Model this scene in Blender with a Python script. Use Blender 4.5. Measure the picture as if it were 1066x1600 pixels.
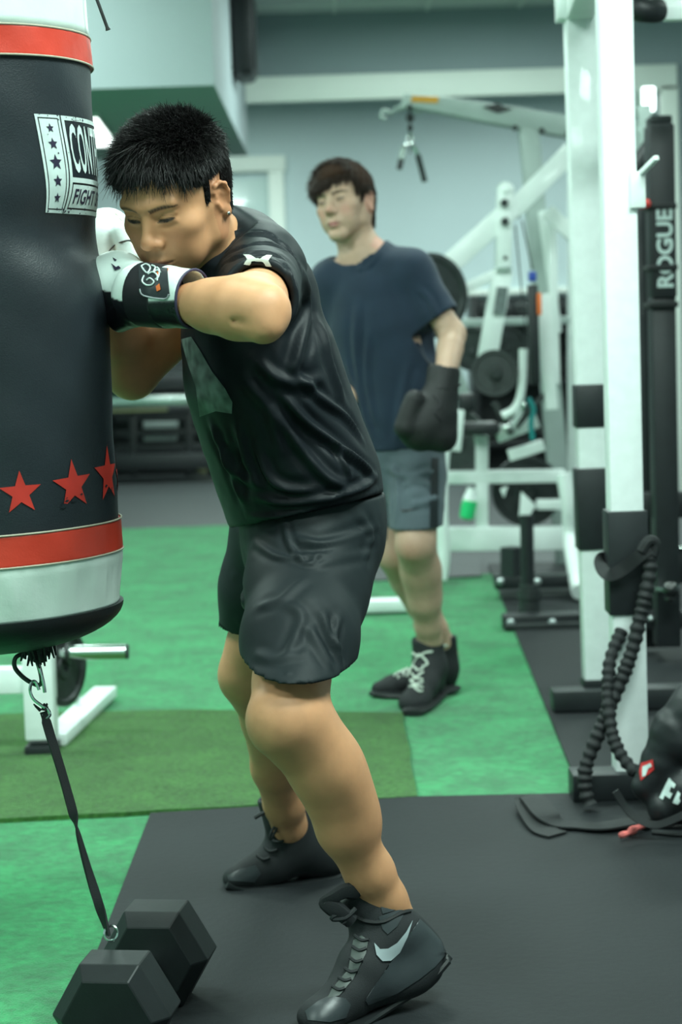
import bpy, bmesh, math, random
import numpy as np
from mathutils import Vector, Matrix

random.seed(7)
SC = bpy.context.scene
for o in list(bpy.data.objects):
    bpy.data.objects.remove(o)
COL = SC.collection

# ---------------------------------------------------------------- camera
FPX = 3000.0
CAM_H = 1.14
PITCH = math.atan(270.0 / FPX)
ROLL = math.radians(1.8)
EX, EY, EZ = Vector((1, 0, 0)), Vector((0, 1, 0)), Vector((0, 0, 1))
_fw = Vector((0, math.cos(PITCH), -math.sin(PITCH)))
_up0 = Vector((0, math.sin(PITCH), math.cos(PITCH)))
_up = _up0 * math.cos(ROLL) + EX * math.sin(ROLL)
_rt = EX * math.cos(ROLL) - _up0 * math.sin(ROLL)
CAM = Vector((0, 0, CAM_H))
cam_data = bpy.data.cameras.new('camera')
cam = bpy.data.objects.new('camera', cam_data)
COL.objects.link(cam)
m = Matrix((( _rt.x, _up.x, -_fw.x, 0), (_rt.y, _up.y, -_fw.y, 0), (_rt.z, _up.z, -_fw.z, CAM_H), (0, 0, 0, 1)))
cam.matrix_world = m
cam_data.sensor_fit = 'VERTICAL'
cam_data.sensor_height = 36.0
cam_data.lens = FPX / 1600 * 36.0
cam_data.clip_end = 100
cam_data.dof.use_dof = True
cam_data.dof.focus_distance = 3.1
cam_data.dof.aperture_fstop = 4.6
SC.camera = cam

# ---------------------------------------------------------------- colour management, world, lights
SC.view_settings.view_transform = 'Standard'
SC.view_settings.look = 'None'
SC.view_settings.gamma = 1
SC.view_settings.exposure = 0.27
SC.view_settings.use_curve_mapping = False
world = bpy.data.worlds.new('world')
SC.world = world
world.use_nodes = True
world.node_tree.nodes['Background'].inputs[0].default_value = (0.55, 0.75, 0.72, 1)
world.node_tree.nodes['Background'].inputs[1].default_value = 0.15
LIGHT_COL = (0.80, 1.0, 0.93)
LIGHT_PANELS = [  # x, y, size x, size y, strength
    (-2.6, 1.2, 1.2, 0.6, 26), (0.4, 1.2, 1.2, 0.6, 26),
    (-1.2, 3.5, 1.2, 0.6, 34), (1.3, 2.5, 1.2, 0.6, 46),
    (-2.8, 6.2, 1.2, 0.6, 30), (0.3, 6.6, 1.2, 0.6, 22), (3.0, 6.2, 1.2, 0.6, 22),
    (0.9, 11.2, 1.2, 0.6, 34), (3.0, 9.4, 1.2, 0.6, 26), (-2.0, 8.6, 1.2, 0.6, 27),
]
CEIL_Z = 3.318

def W(px, py, Y):
    """world point seen at pixel (px, py) at world depth Y"""
    d = _fw + _rt * ((px - 533) / FPX) + _up * ((800 - py) / FPX)
    return CAM + d * (Y / d.y)

def F(px, py, z=0.0):
    """world point on the horizontal plane z seen at pixel"""
    d = _fw + _rt * ((px - 533) / FPX) + _up * ((800 - py) / FPX)
    return CAM + d * ((z - CAM_H) / d.z)

def pxm(Y):
    return Y / FPX        # metres per pixel at depth Y

# ---------------------------------------------------------------- materials
def mat(name, color, rough=0.6, metal=0.0, noise=None, bump=None, spec=0.5, sheen=0.0, coat=0.0,
        attr=None, sss=0.0, emit=None, trans=0.0, voronoi=None):
    """principled; noise=(scale, amount, detail) colour variation; bump=(scale, strength, distance)"""
    mt = bpy.data.materials.new(name)
    mt.use_nodes = True
    nt = mt.node_tree
    b = nt.nodes['Principled BSDF']
    b.inputs['Base Color'].default_value = (*color, 1)
    b.inputs['Roughness'].default_value = rough
    b.inputs['Metallic'].default_value = metal
    b.inputs['Specular IOR Level'].default_value = spec
    b.inputs['Sheen Weight'].default_value = sheen
    b.inputs['Coat Weight'].default_value = coat
    b.inputs['Transmission Weight'].default_value = trans
    if sss:
        b.inputs['Subsurface Weight'].default_value = sss
        b.inputs['Subsurface Radius'].default_value = (0.012, 0.005, 0.003)
        b.inputs['Subsurface Scale'].default_value = 1.0
    if emit:
        b.inputs['Emission Color'].default_value = (*emit[0], 1)
        b.inputs['Emission Strength'].default_value = emit[1]
    src = None
    tc = nt.nodes.new('ShaderNodeTexCoord')
    if attr:
        a = nt.nodes.new('ShaderNodeAttribute')
        a.attribute_name = attr
        src = a.outputs['Color']
    for noise in (noise if isinstance(noise, list) else [noise] if noise else []):
        n = nt.nodes.new('ShaderNodeTexNoise')
        n.inputs['Scale'].default_value = noise[0]
        n.inputs['Detail'].default_value = noise[2] if len(noise) > 2 else 4
        nt.links.new(tc.outputs['Object'], n.inputs['Vector'])
        mr = nt.nodes.new('ShaderNodeMapRange')
        mr.inputs[1].default_value = 0.25
        mr.inputs[2].default_value = 0.75
        mr.inputs[3].default_value = 1 - noise[1]
        mr.inputs[4].default_value = 1 + noise[1]
        nt.links.new(n.outputs['Fac'], mr.inputs[0])
        mx = nt.nodes.new('ShaderNodeMix')
        mx.data_type = 'RGBA'
        mx.blend_type = 'MULTIPLY'
        mx.inputs[0].default_value = 1
        if src:
            nt.links.new(src, mx.inputs[6])
        else:
            mx.inputs[6].default_value = (*color, 1)
        nt.links.new(mr.outputs[0], mx.inputs[7])
        src = mx.outputs[2]
    if src:
        nt.links.new(src, b.inputs['Base Color'])
    if bump:
        bs = bump if isinstance(bump, list) else [bump]
        prev = None
        for (sc, st, dist) in bs:
            n = nt.nodes.new('ShaderNodeTexNoise')
            n.inputs['Scale'].default_value = sc
            n.inputs['Detail'].default_value = 3
            nt.links.new(tc.outputs['Object'], n.inputs['Vector'])
            bp = nt.nodes.new('ShaderNodeBump')
            bp.inputs['Strength'].default_value = st
            bp.inputs['Distance'].default_value = dist
            nt.links.new(n.outputs['Fac'], bp.inputs['Height'])
            if prev:
                nt.links.new(prev.outputs[0], bp.inputs['Normal'])
            prev = bp
        nt.links.new(prev.outputs[0], b.inputs['Normal'])
    return mt

M = {}
M['rubber'] = mat('rubber', (0.012, 0.0145, 0.0165), 0.66, noise=(3.0, 0.18, 6), bump=[(60, 0.25, 0.004), (400, 0.3, 0.002)], spec=0.28)
M['rubber_far'] = mat('rubber_far', (0.030, 0.036, 0.038), 0.6, noise=(2.0, 0.15, 6), bump=(200, 0.3, 0.003))
M['turf'] = mat('turf', (0.018, 0.25, 0.080), 0.95, noise=[(5, 0.34, 12), (45, .35, 8)], bump=[(35, 0.5, 0.01), (260, 0.8, 0.01)], spec=0.15, sheen=0.25)
M['olive'] = mat('olive', (0.056, 0.182, 0.036), 0.95, noise=[(8, 0.25, 14), (70, .45, 8)], bump=[(300, 1.0, 0.012)], spec=0.1, sheen=0.15)
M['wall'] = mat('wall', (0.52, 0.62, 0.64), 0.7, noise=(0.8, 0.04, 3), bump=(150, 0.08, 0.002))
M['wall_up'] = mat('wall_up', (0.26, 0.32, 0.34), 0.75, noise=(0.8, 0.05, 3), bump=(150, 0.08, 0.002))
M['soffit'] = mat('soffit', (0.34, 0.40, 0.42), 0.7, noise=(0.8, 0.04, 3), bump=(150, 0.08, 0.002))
M['trim'] = mat('trim', (0.80, 0.86, 0.80), 0.5, noise=(2, 0.04, 3))
M['ceiling'] = mat('ceiling', (0.62, 0.68, 0.66), 0.9, noise=(6, 0.06, 6))
M['white_steel'] = mat('white_steel', (0.80, 0.86, 0.84), 0.38, noise=(9, 0.05, 6), coat=0.2)
M['white_worn'] = mat('white_worn', (0.84, 0.90, 0.89), 0.55, noise=(30, 0.05, 8), coat=0.2)
M['grey_steel'] = mat('grey_steel', (0.40, 0.47, 0.45), 0.45, noise=(9, 0.08, 6))
M['black_steel'] = mat('black_steel', (0.012, 0.015, 0.017), 0.45, noise=(20, 0.2, 4), bump=(200, 0.1, 0.001))
M['iron'] = mat('iron', (0.03, 0.036, 0.036), 0.5, metal=0.2, noise=(25, 0.3, 6), bump=(150, 0.3, 0.002))
M['chrome'] = mat('chrome', (0.62, 0.68, 0.66), 0.18, metal=1.0)
M['bolt'] = mat('bolt', (0.45, 0.5, 0.5), 0.35, metal=0.9)
M['black_vinyl'] = mat('black_vinyl', (0.010, 0.012, 0.014), 0.48, noise=(12, 0.15, 5), bump=[(90, 0.25, 0.002), (500, 0.3, 0.001)])
M['bag_vinyl'] = mat('bag_vinyl', (0.014, 0.019, 0.024), 0.44, noise=(6, 0.2, 6), bump=[(25, 0.15, 0.004), (420, 0.35, 0.0012)], spec=0.4)
M['red_vinyl'] = mat('red_vinyl', (0.62, 0.045, 0.022), 0.42, noise=(9, 0.12, 6), bump=[(40, 0.25, 0.003), (350, 0.2, 0.001)])
M['white_vinyl'] = mat('white_vinyl', (0.66, 0.76, 0.70), 0.42, noise=(10, 0.06, 6), bump=[(25, 0.3, 0.004), (350, 0.15, 0.001)])
M['decal_white'] = mat('decal_white', (0.60, 0.70, 0.68), 0.5, noise=(60, 0.10, 6))
M['decal_dark'] = mat('decal_dark', (0.022, 0.018, 0.045), 0.5)
M['decal_red'] = mat('decal_red', (0.52, 0.030, 0.018), 0.5, noise=(30, 0.15, 6))
M['stitch'] = mat('stitch', (0.50, 0.46, 0.36), 0.7)
M['webbing'] = mat('webbing', (0.008, 0.010, 0.011), 0.7, bump=(500, 0.5, 0.001))
M['dumb'] = mat('dumb', (0.011, 0.014, 0.015), 0.48, noise=(20, 0.22, 8), bump=[(30, 0.12, 0.003), (300, 0.2, 0.001)], spec=0.34)
M['hair1'] = mat('hair1', (0.008, 0.007, 0.007), 0.42, spec=0.5)
M['hair2'] = mat('hair2', (0.030, 0.016, 0.010), 0.55, spec=0.3)
M['skin'] = mat('skin', (0.5, 0.3, 0.2), 0.52, attr='Col', noise=(35, 0.07, 6), bump=(220, 0.12, 0.0012), sss=0.12, spec=0.45)
M['skin2'] = mat('skin2', (0.5, 0.3, 0.2), 0.5, attr='Col', noise=(30, 0.05, 6), sss=0.12, spec=0.35)
M['tee_black'] = mat('tee_black', (0.008, 0.011, 0.014), 0.50, noise=(8, 0.10, 4), bump=(600, 0.25, 0.0006), spec=0.20)
M['shorts_black'] = mat('shorts_black', (0.011, 0.016, 0.018), 0.58, noise=(6, 0.12, 4), bump=(500, 0.2, 0.0006), spec=0.20)
M['tee_navy'] = mat('tee_navy', (0.008, 0.021, 0.044), 0.85, noise=(20, 0.1, 4), bump=(300, 0.3, 0.001), sheen=0.1)
M['shorts_grey'] = mat('shorts_grey', (0.065, 0.09, 0.108), 0.75, noise=(12, 0.1, 4), bump=(300, 0.3, 0.001), sheen=0.1)
M['logo_grey'] = mat('logo_grey', (0.50, 0.52, 0.46), 0.5)
M['swoosh'] = mat('swoosh', (0.38, 0.44, 0.46), 0.35, metal=0.2)
M['glove'] = mat('glove', (0.7, 0.8, 0.76), 0.36, attr='Col', noise=(12, 0.05, 4), bump=[(40, 0.25, 0.004)])
M['glove_white'] = mat('glove_white', (0.72, 0.80, 0.76), 0.36, noise=(12, 0.05, 4), bump=[(40, 0.2, 0.003)])
M['glove_black'] = mat('glove_black', (0.007, 0.007, 0.010), 0.55, bump=(70, 0.2, 0.002))
M['glove_matte'] = mat('glove_matte', (0.010, 0.010, 0.011), 0.62, noise=(9, 0.25, 4), bump=(45, 0.25, 0.004))
M['boot_mesh'] = mat('boot_mesh', (0.010, 0.012, 0.014), 0.75, bump=(700, 0.6, 0.001))
M['boot_leather'] = mat('boot_leather', (0.030, 0.036, 0.040), 0.38, noise=(15, 0.15, 5), bump=(120, 0.15, 0.001))
M['boot_sole'] = mat('boot_sole', (0.010, 0.012, 0.013), 0.42, bump=(90, 0.2, 0.001))
M['lace_white'] = mat('lace_white', (0.62, 0.68, 0.60), 0.8)
M['lace_black'] = mat('lace_black', (0.014, 0.016, 0.018), 0.6)
M['eye'] = mat('eye', (0.012, 0.008, 0.006), 0.2)
M['yellow'] = mat('yellow', (0.70, 0.33, 0.03), 0.6)
M['orange'] = mat('orange', (0.75, 0.16, 0.03), 0.6)
M['green_plastic'] = mat('green_plastic', (0.02, 0.55, 0.18), 0.3)
M['blue_plastic'] = mat('blue_plastic', (0.02, 0.06, 0.35), 0.4)
M['teal_plastic'] = mat('teal_plastic', (0.01, 0.20, 0.20), 0.4)
M['tan'] = mat('tan', (0.40, 0.42, 0.22), 0.8)
M['lamp'] = mat('lamp', (1, 1, 1), 0.5, emit=(LIGHT_COL, 26.0))
M['mirror'] = mat('mirror', (0.45, 0.52, 0.52), 0.12, metal=0.9)

# ---------------------------------------------------------------- object helpers
def link(name, me, material=None, parent=None, smooth=True):
    o = bpy.data.objects.new(name, me)
    COL.objects.link(o)
    if material is not None:
        me.materials.clear()
        for mm in (material if isinstance(material, (list, tuple)) else [material]):
            me.materials.append(mm)
    if parent is not None:
        o.parent = parent
        o.matrix_parent_inverse = parent_world(parent).inverted()
    if smooth:
        me.polygons.foreach_set('use_smooth', [True] * len(me.polygons))
    return o

def parent_world(o):
    mw = o.matrix_basis.copy()
    if o.parent:
        mw = parent_world(o.parent) @ o.matrix_parent_inverse @ mw
    return mw

def tag(o, label=None, cat=None, group=None, kind=None):
    if label: o['label'] = label
    if cat: o['category'] = cat
    if group: o['group'] = group
    if kind: o['kind'] = kind
    return o

def empty(name, loc, label=None, cat=None, group=None):
    o = bpy.data.objects.new(name, None)
    COL.objects.link(o)
    o.location = loc
    o.empty_display_size = 0.1
    return tag(o, label, cat, group)

class MB:
    """collects shapes in world coordinates into one mesh"""
    def __init__(self):
        self.bm = bmesh.new()
        self.mi = 0
    def _mark(self, faces):
        for f in faces:
            f.material_index = self.mi
    def hull(self, pts):
        vs = [self.bm.verts.new(p) for p in pts]
        r = bmesh.ops.convex_hull(self.bm, input=vs)
        self._mark([g for g in r['geom'] if isinstance(g, bmesh.types.BMFace)])
    def box(self, c, s, rot=None, bev=0.0):
        """centre, full sizes, 3x3 rotation matrix"""
        rot = rot or Matrix.Identity(3)
        pts = [Vector(c) + rot @ Vector((x * s[0] / 2, y * s[1] / 2, z * s[2] / 2)) for x in (-1, 1) for y in (-1, 1) for z in (-1, 1)]
        n0 = len(self.bm.faces)
        vs = [self.bm.verts.new(p) for p in pts]
        idx = [(0, 1, 3, 2), (4, 6, 7, 5), (0, 4, 5, 1), (2, 3, 7, 6), (0, 2, 6, 4), (1, 5, 7, 3)]
        fs = [self.bm.faces.new([vs[i] for i in q]) for q in idx]
        self._mark(fs)
        if bev > 0:
            es = set(e for f in fs for e in f.edges)
            r = bmesh.ops.bevel(self.bm, geom=list(es), offset=bev, segments=2, affect='EDGES', profile=0.5)
            self._mark(r['faces'])
    def beam(self, a, b, w, h, up=EZ, bev=0.004):
        """square tube from a to b; w across, h along 'up'"""
        a, b = Vector(a), Vector(b)
        d = (b - a); L = d.length; d.normalize()
        x = d.cross(Vector(up))
        if x.length < 1e-4:
            x = d.cross(EY)
        x.normalize(); z = x.cross(d)
        rot = Matrix((x, d, z)).transposed()
        self.box((a + b) / 2, (w, L, h), rot, bev)
    def tube(self, pts, r, seg=12, cap=True, flat=None):
        """round tube along pts; r number or list; flat=(normal, factor) squashes"""
        pts = [Vector(p) for p in pts]
        n = len(pts)
        rs = r if isinstance(r, (list, tuple)) else [r] * n
        rings = []
        prev = None
        for i, p in enumerate(pts):
            t = (pts[min(i + 1, n - 1)] - pts[max(i - 1, 0)]).normalized()
            if prev is None:
                u = t.cross(EZ)
                if u.length < 0.05: u = t.cross(EX)
            else:
                u = prev - t * prev.dot(t)
            u.normalize(); prev = u
            v = t.cross(u)
            ring = []
            for k in range(seg):
                a = 2 * math.pi * k / seg
                off = u * math.cos(a) * rs[i] + v * math.sin(a) * rs[i]
                if flat:
                    fn = flat[0]
                    off = off - fn * off.dot(fn) * (1 - flat[1])
                ring.append(self.bm.verts.new(p + off))
            rings.append(ring)
        fs = []
        for i in range(n - 1):
            for k in range(seg):
                fs.append(self.bm.faces.new((rings[i][k], rings[i][(k + 1) % seg], rings[i + 1][(k + 1) % seg], rings[i + 1][k])))
        if cap:
            fs.append(self.bm.faces.new(rings[0][::-1])); fs.append(self.bm.faces.new(rings[-1]))
        self._mark(fs)
    def lathe(self, prof, c, axis=EZ, seg=48, close=False):
        """prof: list of (radius, height) spun about axis through c"""
        axis = Vector(axis).normalized()
        u = axis.cross(EX if abs(axis.x) < 0.9 else EY).normalized(); v = axis.cross(u)
        c = Vector(c)
        rings = []
        for (r, h) in prof:
            rings.append([self.bm.verts.new(c + axis * h + (u * math.cos(2 * math.pi * k / seg) + v * math.sin(2 * math.pi * k / seg)) * max(r, 1e-5)) for k in range(seg)])
        fs = []
        n = len(prof)
        for i in range(n if close else n - 1):
            j = (i + 1) % n
            for k in range(seg):
                fs.append(self.bm.faces.new((rings[i][k], rings[i][(k + 1) % seg], rings[j][(k + 1) % seg], rings[j][k])))
        if not close:
            if prof[0][0] > 1e-3: fs.append(self.bm.faces.new(rings[0][::-1]))
            if prof[-1][0] > 1e-3: fs.append(self.bm.faces.new(rings[-1]))
        self._mark(fs)
    def prism(self, pts, off, bev=0.0):
        """polygon of 3-D points extruded by vector off"""
        off = Vector(off)
        a = [self.bm.verts.new(Vector(p)) for p in pts]
        b = [self.bm.verts.new(Vector(p) + off) for p in pts]
        n = len(a)
        fs = [self.bm.faces.new(a), self.bm.faces.new(b[::-1])]
        for i in range(n):
            fs.append(self.bm.faces.new((a[i], b[i], b[(i + 1) % n], a[(i + 1) % n])))
        self._mark(fs)
        bmesh.ops.recalc_face_normals(self.bm, faces=fs)
        if bev > 0:
            es = set(e for f in fs for e in f.edges)
            r = bmesh.ops.bevel(self.bm, geom=list(es), offset=bev, segments=2, affect='EDGES', profile=0.5)
            self._mark(r['faces'])
    def ball(self, c, r, rot=None, seg=16):
        """ellipsoid; r number or (rx, ry, rz)"""
        rr = (r, r, r) if isinstance(r, (int, float)) else r
        rot = rot or Matrix.Identity(3)
        n0 = set(self.bm.faces)
        mt4 = Matrix.Translation(Vector(c)) @ rot.to_4x4() @ Matrix.Diagonal((*rr, 1))
        bmesh.ops.create_uvsphere(self.bm, u_segments=seg, v_segments=max(6, seg // 2), radius=1, matrix=mt4)
        self._mark([f for f in self.bm.faces if f not in n0])
    def build(self, name, material, parent=None, smooth=True, auto=35, recalc=True, center=True):
        if recalc:
            bmesh.ops.recalc_face_normals(self.bm, faces=self.bm.faces)
        me = bpy.data.meshes.new(name)
        self.bm.to_mesh(me)
        self.bm.free()
        return finish(name, me, material, parent, smooth, auto)

def finish(name, me, material, parent, smooth=True, auto=35):
    """top-level meshes get their origin at their base"""
    loc = None
    if parent is None and len(me.vertices):
        co = np.empty(len(me.vertices) * 3, np.float32)
        me.vertices.foreach_get('co', co)
        co = co.reshape(-1, 3)
        lo, hi = co.min(0), co.max(0)
        loc = Vector(((lo[0] + hi[0]) / 2, (lo[1] + hi[1]) / 2, float(lo[2])))
        me.transform(Matrix.Translation(-loc))
    o = link(name, me, material, parent, smooth)
    if loc is not None:
        o.location = loc
    if smooth and auto:
        try:
            me.set_sharp_from_angle(angle=math.radians(auto))
        except Exception:
            pass
    return o

def catmull(pts, n=8):
    pts = [Vector(p) for p in pts]
    out = []
    for i in range(len(pts) - 1):
        p0 = pts[max(i - 1, 0)]; p1 = pts[i]; p2 = pts[i + 1]; p3 = pts[min(i + 2, len(pts) - 1)]
        for k in range(n):
            t = k / n
            out.append(0.5 * ((2 * p1) + (-p0 + p2) * t + (2 * p0 - 5 * p1 + 4 * p2 - p3) * t * t + (-p0 + 3 * p1 - 3 * p2 + p3) * t ** 3))
    out.append(pts[-1])
    return out

def ribbon(pts, normals, width, thick=0.002):
    """flat strap mesh along pts; normals = surface normals (one or list)"""
    mb = MB()
    pts = [Vector(p) for p in pts]
    n = len(pts)
    rings = []
    for i, p in enumerate(pts):
        t = (pts[min(i + 1, n - 1)] - pts[max(i - 1, 0)]).normalized()
        nn = Vector(normals[i] if isinstance(normals, list) else normals)
        nn = (nn - t * nn.dot(t)).normalized()
        s = t.cross(nn)
        w = width[i] if isinstance(width, list) else width
        rings.append([mb.bm.verts.new(p + s * a * w / 2 + nn * b * thick / 2) for (a, b) in ((-1, -1), (1, -1), (1, 1), (-1, 1))])
    for i in range(n - 1):
        for k in range(4):
            mb.bm.faces.new((rings[i][k], rings[i][(k + 1) % 4], rings[i + 1][(k + 1) % 4], rings[i + 1][k]))
    mb.bm.faces.new(rings[0][::-1]); mb.bm.faces.new(rings[-1])
    return mb

def text_polys(txt, bold=0.0, spacing=1.0):
    """flat text mesh as (verts 2-D, faces)"""
    cu = bpy.data.curves.new('t', 'FONT')
    cu.body = txt
    cu.size = 1.0
    cu.offset = bold
    cu.resolution_u = 3
    cu.space_character = spacing
    ob = bpy.data.objects.new('t', cu)
    COL.objects.link(ob)
    dg = bpy.context.evaluated_depsgraph_get()
    me = bpy.data.meshes.new_from_object(ob.evaluated_get(dg))
    vs = [(v.co.x, v.co.y) for v in me.vertices]
    fs = [tuple(p.vertices) for p in me.polygons]
    bpy.data.objects.remove(ob)
    bpy.data.curves.remove(cu)
    bpy.data.meshes.remove(me)
    xs = [v[0] for v in vs]; ys = [v[1] for v in vs]
    x0, x1, y0, y1 = min(xs), max(xs), min(ys), max(ys)
    vs = [((v[0] - x0) / (x1 - x0), (v[1] - y0) / (y1 - y0)) for v in vs]
    return vs, fs

def star_pts(cx, cy, r, rot=0.0, inner=0.4, sx=1.0, sy=1.0):
    out = []
    for k in range(10):
        rr = r if k % 2 == 0 else r * inner
        a = math.pi / 2 + rot + k * math.pi / 5
        out.append((cx + rr * math.cos(a) * sx, cy + rr * math.sin(a) * sy))
    return out

def decal(name, polys, mapping, material, parent, cut=0.01, thick=0.0008):
    """polys: list of (verts2d, faces); bent onto a surface by mapping(u, v, lift) -> point"""
    bm = bmesh.new()
    for vs, fs in polys:
        vv = [bm.verts.new((x, y, 0)) for x, y in vs]
        for f in fs:
            try: bm.faces.new([vv[i] for i in f])
            except ValueError: pass
    bmesh.ops.triangulate(bm, faces=bm.faces)
    xs = [v.co.x for v in bm.verts]; ys = [v.co.y for v in bm.verts]
    for ax, lo, hi in ((0, min(xs), max(xs)), (1, min(ys), max(ys))):
        k = lo + cut
        while k < hi:
            co = (k, 0, 0) if ax == 0 else (0, k, 0)
            no = (1, 0, 0) if ax == 0 else (0, 1, 0)
            bmesh.ops.bisect_plane(bm, geom=bm.verts[:] + bm.edges[:] + bm.faces[:], plane_co=co, plane_no=no)
            k += cut
    for v in bm.verts:
        v.co = mapping(v.co.x, v.co.y, thick)
    me = bpy.data.meshes.new(name)
    bm.to_mesh(me); bm.free()
    return link(name, me, material, parent, True)

def rect2(x0, y0, x1, y1):
    return ([(x0, y0), (x1, y0), (x1, y1), (x0, y1)], [(0, 1, 2, 3)])

def frame2(x0, y0, x1, y1, t):
    return [rect2(x0, y0, x1, y0 + t), rect2(x0, y1 - t, x1, y1), rect2(x0, y0 + t, x0 + t, y1 - t), rect2(x1 - t, y0 + t, x1, y1 - t)]

def place_text(vf, x0, y0, x1, y1):
    return ([(x0 + u * (x1 - x0), y0 + v * (y1 - y0)) for u, v in vf[0]], vf[1])

# ---------------------------------------------------------------- implicit-surface modelling (bodies, clothes, gloves, boots)
def V(p):
    return np.array((p[0], p[1], p[2]), np.float32)

class SDF:
    """list of blended primitives; evaluate on an (n,3) array"""
    def __init__(self):
        self.ops = []
    def add(self, fn, k=0.02, op='u'):
        self.ops.append((fn, k, op)); return self
    def cone(self, a, b, r1, r2, k=0.02, op='u', flat=None):
        a, b = V(a), V(b)
        ba = b - a; L2 = float(ba @ ba) + 1e-12
        fn_ = None if flat is None else (V(Vector(flat[0]).normalized()), flat[1])
        def fn(p):
            q = p - a
            h = np.clip((q @ ba) / L2, 0, 1)
            q = q - h[:, None] * ba
            if fn_ is not None:
                q = q + fn_[0] * ((q @ fn_[0]) * (1 / fn_[1] - 1))[:, None]
            d = np.sqrt((q * q).sum(1)) - (r1 + (r2 - r1) * h)
            return d if fn_ is None else d * min(1.0, fn_[1])
        return self.add(fn, k, op)
    def chain(self, pts, rs, k=0.02, op='u', flat=None, k2=0.004):
        s = SDF()
        for i in range(len(pts) - 1):
            s.cone(pts[i], pts[i + 1], rs[i], rs[i + 1], k2, 'u', flat)
        return self.add(s.ev, k, op)
    def ell(self, c, r, rot=None, k=0.02, op='u'):
        c = V(c); r = np.array(r, np.float32)
        R = None if rot is None else np.array(rot, np.float32)
        def fn(p):
            q = p - c
            if R is not None: q = q @ R
            a = q / r; b = a / r
            k0 = np.sqrt((a * a).sum(1)); k1 = np.sqrt((b * b).sum(1)) + 1e-9
            return k0 * (k0 - 1) / k1
        return self.add(fn, k, op)
    def box(self, c, s, rot=None, rd=0.005, k=0.01, op='u'):
        c = V(c); s = np.array(s, np.float32) / 2 - rd
        R = None if rot is None else np.array(rot, np.float32)
        def fn(p):
            q = p - c
            if R is not None: q = q @ R
            q = np.abs(q) - s
            return np.sqrt((np.maximum(q, 0) ** 2).sum(1)) + np.minimum(q.max(1), 0) - rd
        return self.add(fn, k, op)
    def plane(self, c, n, k=0.004, op='i'):
        """keep the side opposite to n"""
        c, n = V(c), V(Vector(n).normalized())
        return self.add(lambda p: (p - c) @ n, k, op)
    def ev(self, p):
        d = None
        for fn, k, op in self.ops:
            e = fn(p)
            if d is None:
                d = e; continue
            if op == 'd':                 # displacement
                d = d + e; continue
            if op == 'u': a, b, s = d, e, 1
            elif op == 's': a, b, s = -d, e, -1   # d minus e
            else: a, b, s = -d, -e, -1            # intersection
            m_ = np.minimum(a, b)
            if k > 0:
                h = np.maximum(k - np.abs(a - b), 0) / k
                m_ = m_ - h * h * k * 0.25
            d = s * m_
        return d

def wave_noise(p, scale, seed=0, n=6):
    """cheap smooth noise from summed sines"""
    rs = np.random.RandomState(seed)
    out = np.zeros(len(p), np.float32)
    for i in range(n):
        w = rs.normal(size=3); w /= np.linalg.norm(w)
        w = (w * scale * (0.7 + 0.9 * rs.rand())).astype(np.float32)
        out += np.sin(p @ w + rs.rand() * 6.28)
    return out / n

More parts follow.
